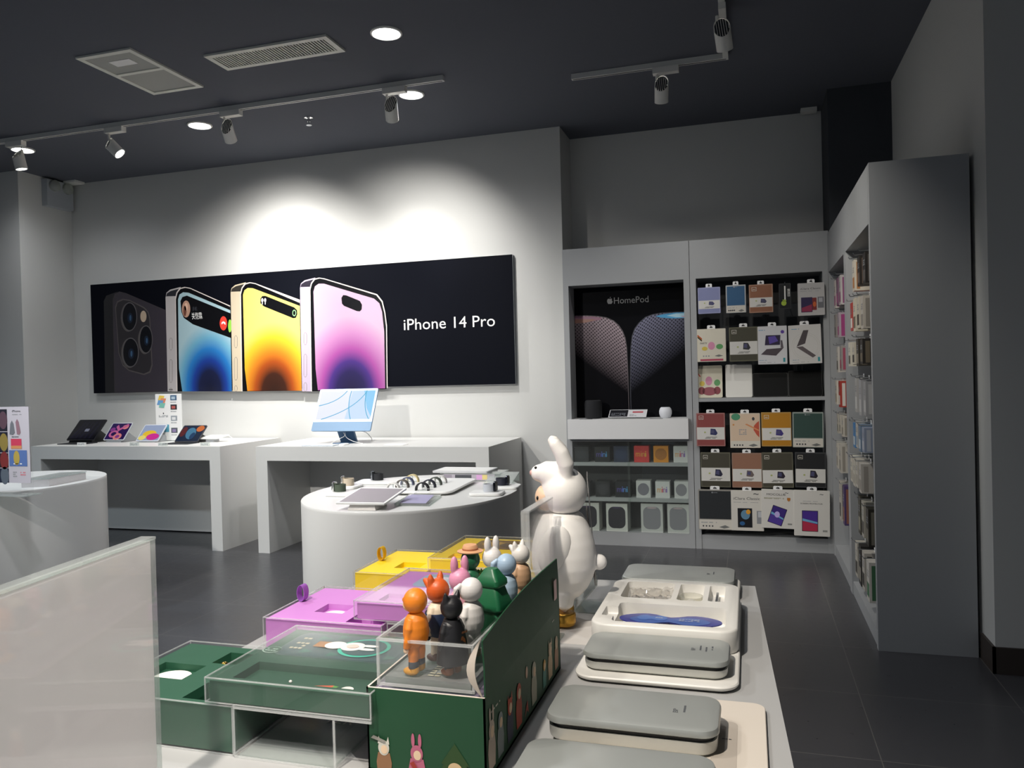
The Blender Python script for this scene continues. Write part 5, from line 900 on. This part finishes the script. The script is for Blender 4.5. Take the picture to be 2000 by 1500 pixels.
little(mb, .072, -.012, .072, 'b4607a', 'b4607a', 'r'); mb.poly([(.062, .018), (.068, .021), (.078, .004), (.074, .001)], mat('9a3028', .6), 6)
tg = mat('27451c', .6); mb.poly([(.100, .002), (.152, .002), (.142, .022), (.146, .022), (.136, .036), (.126, .050), (.116, .036), (.106, .022), (.110, .022)], tg, 2).disc(.126, .016, .010, .009, mat('d0b48c', .6), 3)
mb.frame((X1, Y0, FT), (0, 1, 0), (0, 0, 1))
for u, h, b_, hd, e in ((.022, .085, 'b8a898', 'bfae9e', 'r'), (.060, .078, '7c8688', '808a8c', 'n'), (.105, .080, '2c2f48', 'b4482c', 'c'), (.150, .084, 'b0462c', 'b0462c', 'n'), (.235, .086, 'a8a692', 'b0ae9c', 'n'), (.300, .06, '3a7a70', 'c8a04c', 'n'), (.34, .08, 'c0a888', 'c8b498', 'c'), (.385, .075, 'b08a70', 'c8b498', 'n')): little(mb, u, .012, h, b_, hd, e, sx=1.1)
mb.disc(.195, .075, .006, .009, mat('c8a890', .6), 2).poly([(.18, .012), (.19, .02), (.20, .012), (.196, .032), (.188, .026)], mat('a83c28', .6), 2)
mb.grid(.022, .085, .062, .089, 12, 1, mat('c9c6ba', .6), 2); mb.grid(.36, .100, .375, .104, 4, 1, mat('c9c6ba', .6), 2); mb.build('carton_body', t)
mb = MB().frame((X1+.0007, Y1-.03, 1.02), (0, 1, 0), (0, 0, 1)).poly(rr(.0, -.0, .02, .035, .003), mat('d8b0b0', .5), 1); mb.build('price_sticker', t, 'pink price sticker')
# clear toy tray
TZ1, TZ0 = 1.048, .9845; TX0, TX1, TY0, TY1 = -.492, -.352, .962, 1.362
t = thing('acrylic_tray', 'thick clear acrylic tray on the green carton holding the toy figures', 'display tray', (-.42, 1.16, TZ0))
acrylic_cover(TX0, TX1, TY0, TY1, TZ0, TZ1, t, .007, 'tray_walls', False, .0032)
MB().box(TX0+.008, TX1-.008, TY0+.008, TY1-.008, TZ0+.001, TZ0+.010, clear('tray_floor', 'b4c8bc', .25)).build('tray_floor', t)
mb = MB().frame((TX0, TY0, TZ0+.0105), (1, 0, 0), (0, 1, 0)).grid(.065, .02, .085, .06, 2, 5, mat('b8b49c', .5), 1); mb.build('floor_lettering', t)
ZP = TZ0+.0110
def toy(x, y, label, suit, hood, ears, shoe, faceyaw=0, extra=None, limbs=None, grp='toy figures in the clear tray', s=1, zp=ZP):
    """standing hooded toy figure facing -X; ears: 'none','cat','rabbit','flop','snout'"""
    t = thing('toy_figure', label, 'toy figure', (x, y, zp), grp); M_ = Matrix.Translation((x, y, zp)) @ Matrix.Rotation(faceyaw, 4, 'Z') @ Matrix.Scale(s, 4)
    sm, hm = mat(suit, .45), mat(hood, .42)
    b = MB(); b.X = M_
    b.lathe([(.010, .040), (.0155, .046), (.0172, .056), (.0168, .066), (.0145, .076), (.010, .083), (.004, .086)], sm, seg=24, sy=1.15)
    for e in (-1, 1):
        b.tube([(0, e*.007, .050), (0, e*.0078, .030), (-.001, e*.0078, .012)], [.0095, .0082, .0070], sm, 14); b.ell((-.001, e*.0078, .012), (.007, .007, .004), sm)
        b.tube([(0, e*.013, .078), (.0, e*.0185, .066), (-.002, e*.0195, .050), (-.004, e*.0185, .040)], [.005, .0058, .0055, .0048], sm, 12)
    fuse_p(b, 'body', t)
    b = MB(); b.X = M_ @ Matrix.Translation((0, 0, .100)); b.ell((0, 0, 0), (.0165, .017, .0175), hm, 28)
    if ears == 'cat':
        for e in (-1, 1): b.tube([(.0, e*.009, .010), (.001, e*.012, .018), (.001, e*.013, .024)], [.007, .004, .0012], hm, 12)
    if ears == 'rabbit':
        for e in (-1, 1): b.ell((.0, e*.0085, .022), (.0055, .0062, .0145), hm, 18)
    if ears in ('snout', 'cat2'):
        b.tube([(-.010, 0, .004), (-.020, 0, .010), (-.026, 0, .013)], [.009, .0055, .0025], hm, 14)
        for e in (-1, 1): b.tube([(-.004, e*.009, .010), (-.004, e*.011, .019), (-.004, e*.0115, .025)], [.006, .0045, .0015], hm, 12)
    if ears == 'flop':
        for e in (-1, 1): b.tube([(-.008, e*.012, .010), (-.014, e*.0165, .003), (-.015, e*.0175, -.006)], [.003, .005, .0035], hm, 12)
        b.ell((-.013, 0, -.001), (.008, .008, .007), hm)
    if ears == 'none': b.ell((-.0155, 0, .0), (.005, .005, .0045), hm)
    fuse_p(b, 'hooded_head', t)
    b = MB(); b.X = M_ @ Matrix.Translation((0, 0, .100)); b.ell((-.0105, 0, -.0055), (.0075, .0105, .0095), mat('e2bfa0', .5), 20); b.build('face', t)
    for e in (-1, 1):
        b = MB(); b.X = M_; b.ell((-.005, e*.0078, .0055), (.0115, .0068, .0055), mat(shoe, .4), 18); b.lathe([(.0062, .005), (.0066, .012), (.0060, .0135)], mat(shoe, .4), (.001, e*.0078, 0), 16); b.build('shoe', t)
        b = MB(); b.X = M_; b.ell((-.005, e*.0183, .037), (.0038, .0034, .0045), mat(limbs or 'e2bfa0', .5), 14); b.build('hand', t)
    if extra: extra(t, M_)
    return t
def fuse_p(b, name, t):
    o = fuse(b, name, .00095, 9); setpar(o, t); return o
def cuffs(c):
    def f(t, M_):
        for e in (-1, 1): b = MB(); b.X = M_; b.lathe([(.0070, .011), (.0074, .012), (.0074, .019), (.0070, .020)], mat(c, .5), (0, e*.0078, 0), 16); b.build('sock', t)
    return f
def cape(c, pr):
    def f(t, M_):
        b = MB(); b.X = M_; b.lathe([(.005, .085), (.012, .083), (.0175, .070), (.0215, .050), (.0235, .030), (.0245, .020), (.0225, .0195), (.020, .04)], mat(c, .42), seg=28); b.build('cape', t)
        b = MB(); b.X = M_; b.frame((.0212, .012, .045), (0, -1, 0), (.08, 0, 1)); m = mat(pr, .5); b.grid(.002, .020, .016, .026, 6, 1, m, 3).disc(.008, .006, .003, .007, m, 3).disc(.011, .012, .003, .004, m, 4); b.build('cape_print', t, 'small orange back print')
    return f
def overalls(c):
    def f(t, M_):
        b = MB(); b.X = M_; b.lathe([(.012, .036), (.0178, .045), (.0196, .056), (.0190, .066), (.0178, .071), (.016, .066)], mat(c, .5), seg=24, sy=1.18); b.build('overalls', t)
    return f
def hatf(t, M_):
    b = MB(); b.X = M_ @ Matrix.Translation((0, 0, .114)); b.lathe([(.001, .0), (.021, -.001), (.0225, .001), (.0135, .003), (.0128, .009), (.011, .0115), (.001, .012)], mat('cf9c74', .6), seg=28); h = b.build('straw_hat', t)
    b = MB(); b.X = M_ @ Matrix.Translation((0, 0, .114)); b.lathe([(.0136, .0025), (.0138, .003), (.0135, .0055), (.0130, .006)], mat('a86a48', .6), seg=28); b.build('hat_band', h)
def carrot(t, M_):
    b = MB(); b.X = M_ @ Matrix.Translation((-.016, -.012, .060)); b.lathe([(.0006, -.016), (.004, .0), (.0048, .008), (.002, .011)], mat('d8602c', .5), seg=14); o = b.build('carrot', t)
    b = MB(); b.X = M_ @ Matrix.Translation((-.016, -.012, .060))
    for a_ in range(5): b.tube([(0, 0, .010), (.003*math.cos(a_*1.26), .003*math.sin(a_*1.26), .016), (.006*math.cos(a_*1.26), .006*math.sin(a_*1.26), .019)], [.001, .0022, .001], mat('3c7a34', .6), 8)
    b.build('carrot_leaves', t)
toy(-.443, .985, 'all orange toy figure with yellow shoes at the near left corner of the clear tray', 'dd7d1e', 'dd7d1e', 'none', 'c98f2a', -.15, cuffs('3a4048'))
toy(-.393, .992, 'black caped toy figure with brown boots at the near right of the clear tray', '1a1a1d', '1b1b1e', 'cat', '9a5426', -.45, cape('1b1b1e', 'a8683c'), s=.92)
toy(-.432, 1.040, 'red orange pointed-eared toy figure in navy overalls behind the orange one', 'd8c8b0', 'cf5a22', 'snout', '5c3a2c', -.3, overalls('23304c'), '2a2c34')
toy(-.421, 1.100, 'pink rabbit-eared toy figure in the middle of the clear tray', 'd99aa8', 'd992b0', 'rabbit', 'c9a84c', -.85)
toy(-.386, 1.052, 'plain white floppy-eared toy figure behind the black caped one', 'd9d6d2', 'dedbd8', 'flop', 'b09a80', -.25)
toy(-.381, 1.205, 'pale blue floppy-eared toy figure beyond the green stepped one', 'a8bed0', '9fb6cc', 'flop', 'd0c8bc', -.25)
toy(-.418, 1.245, 'white rabbit-eared toy figure holding a carrot, tallest ears in the tray', 'dcd8d0', 'dedad6', 'rabbit', 'c9b8a0', -.65, carrot)
toy(-.383, 1.295, 'white pointed-eared toy figure in tan coat at the far end of the tray', 'c09a78', 'dcd8d2', 'snout', 'a88a6c', -.4, s=.96)
toy(-.453, 1.235, 'dark green toy figure wearing a straw boater hat', '1f6040', '1f6040', 'plain', '3a2c24', .1, hatf, s=.98)
# stepped green tree costume
t = thing('toy_figure', 'dark green stepped tree-shaped toy figure behind the plain white one', 'toy figure', (-.376, 1.115, ZP), 'toy figures in the clear tray'); tm = mat('1a5f3c', .4)
mb = MB(); mb.X = Matrix.Translation((-.376, 1.115, ZP)) @ Matrix.Rotation(-.25, 4, 'Z')
for (w0, w1, z0, z1) in ((.034, .054, .012, .058), (.030, .050, .056, .092), (.018, .040, .090, .116)): mb.rings([[(x, y, z) for x, y in rr(0, 0, a, a*.85, .006, 5)] for a, z in ((w1-.004, z0), (w1, z0+.003), (w1-.001, z0+.010), ((w0+w1)/2, (z0+z1)/2+.004), (w0+.004, z1-.003), (w0, z1))], tm)
mb.build('tree_costume', t)
for e in (-1, 1): MB().ell((-.380, 1.115+e*.010, ZP+.006), (.011, .0065, .0058), mat('5c3a28', .5)).build('shoe', t)
# ---------------------------------------------------------------- big white rabbit
RX, RY, RZ = -.385, 1.625, FT+.0006; K = .985; RA = .28
WR = mat('f0ede8', .38, name='glossy_white_vinyl')
t = thing('rabbit_statue', 'big glossy white rabbit figure with gold shoes standing on the foreground table', 'rabbit figure', (RX, RY, RZ)); M_ = Matrix.Translation((RX, RY, RZ)) @ Matrix.Rotation(RA, 4, 'Z') @ Matrix.Scale(K, 4)
b = MB(); b.X = M_
b.lathe([(.012, .052), (.034, .060), (.050, .078), (.062, .10), (.069, .125), (.070, .150), (.067, .175), (.060, .200), (.052, .218), (.045, .232), (.036, .24)], WR, seg=40, sy=.95)
for e in (-1, 1): b.tube([(-.002, e*.027, .075), (-.003, e*.027, .045), (-.003, e*.027, .018)], [.024, .0195, .0185], WR, 22)
b.ell((.076, 0, .130), (.017, .017, .017), WR, 24)
fuse_b = fuse(b, 'body', .0028, 6); setpar(fuse_b, t)
for e in (-1, 1):
    b = MB(); b.X = M_; R_ = Matrix.Rotation(.30, 4, 'Y'); b.ell((-.022, e*.052, .170), (.036, .022, .052), WR, 28, R_); o = b.build('arm', t)
b = MB(); b.X = M_
b.ell((.004, 0, .285), (.050, .054, .053), WR, 36, n=20)
b.tube([(-.005, 0, .308), (-.022, 0, .320), (-.038, 0, .325), (-.050, 0, .325)], [.042, .033, .026, .018], WR, 26)
b.ell((-.047, 0, .325), (.020, .020, .019), WR, 24)
for e in (-1, 1):
    b.tube([(.008, e*.030, .318), (.008, e*.034, .345), (-.002, e*.036, .372), (-.016, e*.035, .392), (-.024, e*.034, .398)], [.014, .0175, .0165, .013, .007], WR, 20)
hd = fuse(b, 'head', .0028, 6); setpar(hd, t)
b = MB(); b.X = M_; b.ell((-.037, 0, .272), (.022, .030, .028), mat('e0bfa0', .5), 24); f_ = b.build('face', t, 'peach face under the muzzle')
b = MB(); b.X = M_; b.ell((-.0535, -.019, .274), (.003, .0035, .0045), BLACK, 14).ell((-.0535, .019, .274), (.003, .0035, .0045), BLACK, 14); b.build('eyes', f_)
b = MB(); b.X = M_; b.ell((-.0655, 0, .326), (.0035, .007, .006), mat('d8a8a0', .5), 16); n_o = b.build('nose', hd)
b = MB(); b.X = M_; b.ell((-.056, -.012, .338), (.003, .003, .003), BLACK, 12).ell((-.056, .012, .338), (.003, .003, .003), BLACK, 12); b.build('muzzle_eyes', hd)
GD = mat('b98e3e', .28, .9, name='gold_paint')
for e in (-1, 1):
    b = MB(); b.X = M_; b.ell((-.016, e*.027, .013), (.032, .0195, .0145), GD, 26).lathe([(.0200, .004), (.0225, .012), (.0225, .028), (.0205, .032)], GD, (-.001, e*.027, 0), 26); o = fuse(b, 'shoe', .0022, 4); setpar(o, t)
# clear sign holders around the rabbit
t = thing('acrylic_sign_holder', 'tall clear acrylic sign holder standing in front of the white rabbit', 'sign holder', (-.405, 1.46, FT))
a = P(1022, 1000, Z=1.15); b_ = P(1078, 966, Z=1.15); x0, x1, y0, y1 = a.x+.009, b_.x+.009, a.y+.006, 1.552
MB().quadbox([(x0, y0), (x0-.003, y0), (x1-.003, y1), (x1, y1)], FT+.003, 1.15, clear('sign_sheet', 'fbfbfb', .05)).quadbox([(x0-.008, y0), (x0-.010, y0), (x1-.010, y1), (x1-.008, y1)], FT+.003, 1.15, CLR).build('sheet', t)
MB().quadbox([(x0+.0005, y0), (x0-.0155, y0), (x1-.0155, y1), (x1+.0005, y1)], 1.147, 1.1505, EDGE).quadbox([(x0+.0005, y0), (x0-.016, y0), (x0-.016, y0+.003), (x0+.0005, y0+.003)], FT+.003, 1.147, EDGE).box(x0-.03, x0+.02, y0, y1, FT+.0005, FT+.003, CLRD).build('edges_and_foot', t)
t = thing('acrylic_sign_holder', 'slim leaning clear sign holder right behind the white rabbit', 'sign holder', (-.34, 1.70, FT))
def blade(a, b, dy, off): return [(a[0], a[1], a[2]), (b[0], b[1], b[2]), (b[0]-.2*dy, b[1]+dy, b[2]), (a[0]-.2*dy, a[1]+dy, a[2])]
sh = MB().prism(blade((-.330, 1.69, .936), (-.345, 1.69, 1.172), .10, 0), (.002, .0003, 0), clear('leaflet_sheet', 'ece4e0', .30)).prism(blade((-.3325, 1.69, .936), (-.3475, 1.69, 1.10), .10, 0), (.001, 0, 0), mat('8d8580', .5)); sh.build('sheet', t)
MB().prism([(-.385, 1.71, FT+.001), (-.330, 1.688, .936), (-.348, 1.79, .936), (-.40, 1.80, FT+.001)], (.0035, 0, 0), CLRD).box(-.40, -.33, 1.70, 1.79, FT+.0005, FT+.002, CLRD).build('foot', t)
one(MB().rrect(-.40, 1.60, .20, .20, .004, [(0, FT+.00005), (0, FT+.0004)], mat('c4c0bb', .5)), 'paper_mat', 'thin pale sheet on the table under the white rabbit', 'paper')
# ---------------------------------------------------------------- silver cases, trays
AL = mat('b1b5b2', .36, .45, name='satin_aluminium'); ALW = mat('bfc0bb', .34, .4, name='satin_aluminium_side'); WP = mat('dcdad4', .4, name='moulded_white_tray')
def tin(cx, cy, w_, d_, z0, h, lid, label, lw=2, gap=.006, grp='silver hinged cases'):
    t = thing('silver_case', label, 'case', (cx, cy, z0), grp); zb = z0+h-lid-gap; r = .026
    MB().rrect(cx, cy, w_-.006, d_-.006, r, [(.006, z0), (.001, z0+.004), (0, z0+.008), (0, zb)], ALW, 8).build('case_body', t)
    MB().rrect(cx, cy, w_-.012, d_-.012, r-.003, [(0, zb), (0, zb+gap)], mat('15161b', .5), 8).build('dark_seam', t)
    MB().rrect(cx, cy, w_, d_, r, [(.004, zb+gap-.0005), (0, zb+gap+.002), (0, z0+h-.006), (.0018, z0+h-.0018), (.006, z0+h)], AL, 8).build('lid', t)
    mb = MB().frame((cx+w_/2-.052, cy+.03, z0+h), (0, 1, 0), (-1, 0, 0)); m = mat('55585c', .6)
    mb.frame((cx+w_/2-.052, cy-.012, z0+h), (0, 1, 0), (-1, 0, 0)); mb.text('BP', .002, .006, .012, .007, m, 1)
    for i in range(lw): mb.grid(0, -.004-.010*i, .028, -.010*i+.001, 6, 1, m, 1, seed=i)
    mb.build('lid_lettering', t); return t
tin(-.170, 1.135, .242, .124, FT+.0085, .038, .012, 'silver case with dark seam, second from the bottom edge of the picture', 1)
tin(-.170, .949, .242, .124, FT+.0085, .038, .012, 'silver case cut off by the bottom edge of the picture', 1)
# tray C + case + compartment box D
t = thing('moulded_tray', 'white moulded tray carrying the middle silver case and the open compartment box', 'tray', (-.163, 1.56, FT))
MB().rrect(-.165, 1.580, .276, .528, .034, [(.008, FT+.002), (.002, FT+.005), (0, FT+.008), (0, FT+.010), (.002, FT+.012)], WP, 8).build('tray_shell', t)
MB().rrect(-.165, 1.580, .262, .514, .030, [(0, FT+.0005), (0, FT+.003)], BLACK, 8).build('dark_feet', t)
tin(-.167, 1.399, .250, .122, FT+.0125, .032, .0105, 'middle silver case sitting on the white moulded tray', 3)
bx = MB().rrect(-.166, 1.633, .274, .335, .034, [(.002, 0), (0, .003), (0, .0385), (.0015, .0415), (.004, .043)], WP, 8); bx.v = [v+V(0, 0, FT+.0125) for v in bx.v]
ZT = FT+.0555
def hole(x0, x1, y0, y1, dp, r=.008): return MB().rrect((x0+x1)/2, (y0+y1)/2, x1-x0, y1-y0, r, [(.004, ZT-dp), (.001, ZT-dp+.004), (0, ZT+.01)], WP, 5)
o = cut(bx, [hole(-.264, -.052, 1.487, 1.612, .036, .012), hole(-.272, -.166, 1.650, 1.778, .030, .012), hole(-.155, -.102, 1.650, 1.778, .030, .010), hole(-.092, -.058, 1.654, 1.774, .022, .006), hole(-.288, -.260, 1.52, 1.58, .014, .004)], 'compartment_box')
tag(o, 'open white box with compartments and a blue eye-shaped card inside', 'box'); 
t = thing('mask_card', 'blue and violet double-lobed card inside the open white compartment box', 'card', (-.157, 1.548, ZT-.0355))
mb = MB(); pts = []
def lobes(s_, sy):
    L = []
    for i in range(40):
        a_ = 2*PI*i/40; x = .098*math.cos(a_); w_ = 1-.62*math.exp(-(x/.030)**2); L.append((-.157+x*s_, 1.541+.058*math.sin(a_)*w_*sy))
    return L
cz = lambda y: ZT-.0035-(y-1.495)*.10
mb.prism([(x, y, cz(y)-.002) for x, y in lobes(1, 1)], (0, 0, .002), mat('3a3f96', .3)); mb.build('card_sheet', t); MB().box(-.22, -.10, 1.51, 1.56, ZT-.0355, ZT-.016, WP).build('card_support', t)
mb = MB().frame((0, 1.55, cz(1.55)), (1, 0, 0), (0, 1, -.10)); mb.poly([(x, y-.008-1.55) for x, y in lobes(.78, .72)], mat('3f62b0', .3), 1).poly([(x-.035, y+.006-1.55) for x, y in lobes(.3, .5)], mat('4a74c0', .3), 2).text('nix', -.185, -.005, .014, .009, WPRINT, 3).grid(-.14, -.02, -.10, .005, 7, 3, mat('a8b4d8', .4), 3); mb.build('card_print', t)
t = thing('clear_bag', 'crumpled clear plastic bag in the left rear compartment of the white box', 'plastic bag', (-.217, 1.71, ZT-.03)); R0 = random.Random(3); vs = []; nx, ny = 16, 16
for j in range(ny+1):
    for i in range(nx+1): vs.append((-.266+.094*i/nx, 1.657+.115*j/ny, ZT-.022+.010*R0.random()+(.006 if j > 12 else 0)))
bm_ = MB().add(vs, [(j*(nx+1)+i, j*(nx+1)+i+1, (j+1)*(nx+1)+i+1, (j+1)*(nx+1)+i) for j in range(ny) for i in range(nx)], clear('bag_film', 'e6e0d8', .30, .08)); bm_.build('bag_film', t)
MB().box(-.262, -.175, 1.660, 1.76, ZT-.0298, ZT-.026, mat('a8a29c', .4)).build('foil_insert', t)
t = thing('glass_bowl', 'small clear round bowl in the middle compartment of the white box', 'bowl', (-.1285, 1.71, ZT-.0297))
MB().lathe([(.018, 0), (.024, .010), (.025, .024), (.0235, .024), (.022, .010), (.001, .004)], clear('bowl_glass', 'f4f2ea', .28), (-.1285, 1.708, ZT-.0297), 28).build('bowl_wall', t); MB().ell((-.1285, 1.703, ZT-.020), (.012, .012, .008), mat('e8e8ec', .15), 20).build('pearl_ball', t)
one(MB().box(-.078, -.073, 1.665, 1.76, ZT-.0215, ZT-.010, METAL), 'metal_blade', 'thin metal strip standing in the narrow right compartment of the white box', 'metal strip')
# far lid and base
t = thing('moulded_tray', 'white moulded tray mostly hidden at the back under the farthest silver lid', 'tray', (-.16, 1.93, FT)); MB().rrect(-.162, 1.925, .262, .150, .03, [(.010, FT+.0005), (0, FT+.010), (0, FT+.016), (.002, FT+.018)], WP, 8).build('tray_shell', t)
tin(-.173, 1.932, .262, .145, FT+.0185, .024, .011, 'farthest silver case at the back end of the foreground table', 1, .003)
# front sheet
t = thing('base_card', 'flat cream card slab under the two front silver cases at the table edge', 'card', (-.1, 1.0, FT))
MB().rrect(-.130, 1.085, .286, .385, .02, [(.001, FT+.0005), (0, FT+.0015), (0, FT+.007), (.001, FT+.008)], mat('cfc6ba', .5), 8).build('slab', t)
MB().frame((-.052, 1.06, FT+.008), (1, 0, 0), (0, 1, 0)).poly(rr(.008, .06, .034, .16, .012), mat('b5aca1', .5), 1).grid(.004, .08, .018, .084, 3, 1, INK, 2).build('printed_tab', t)
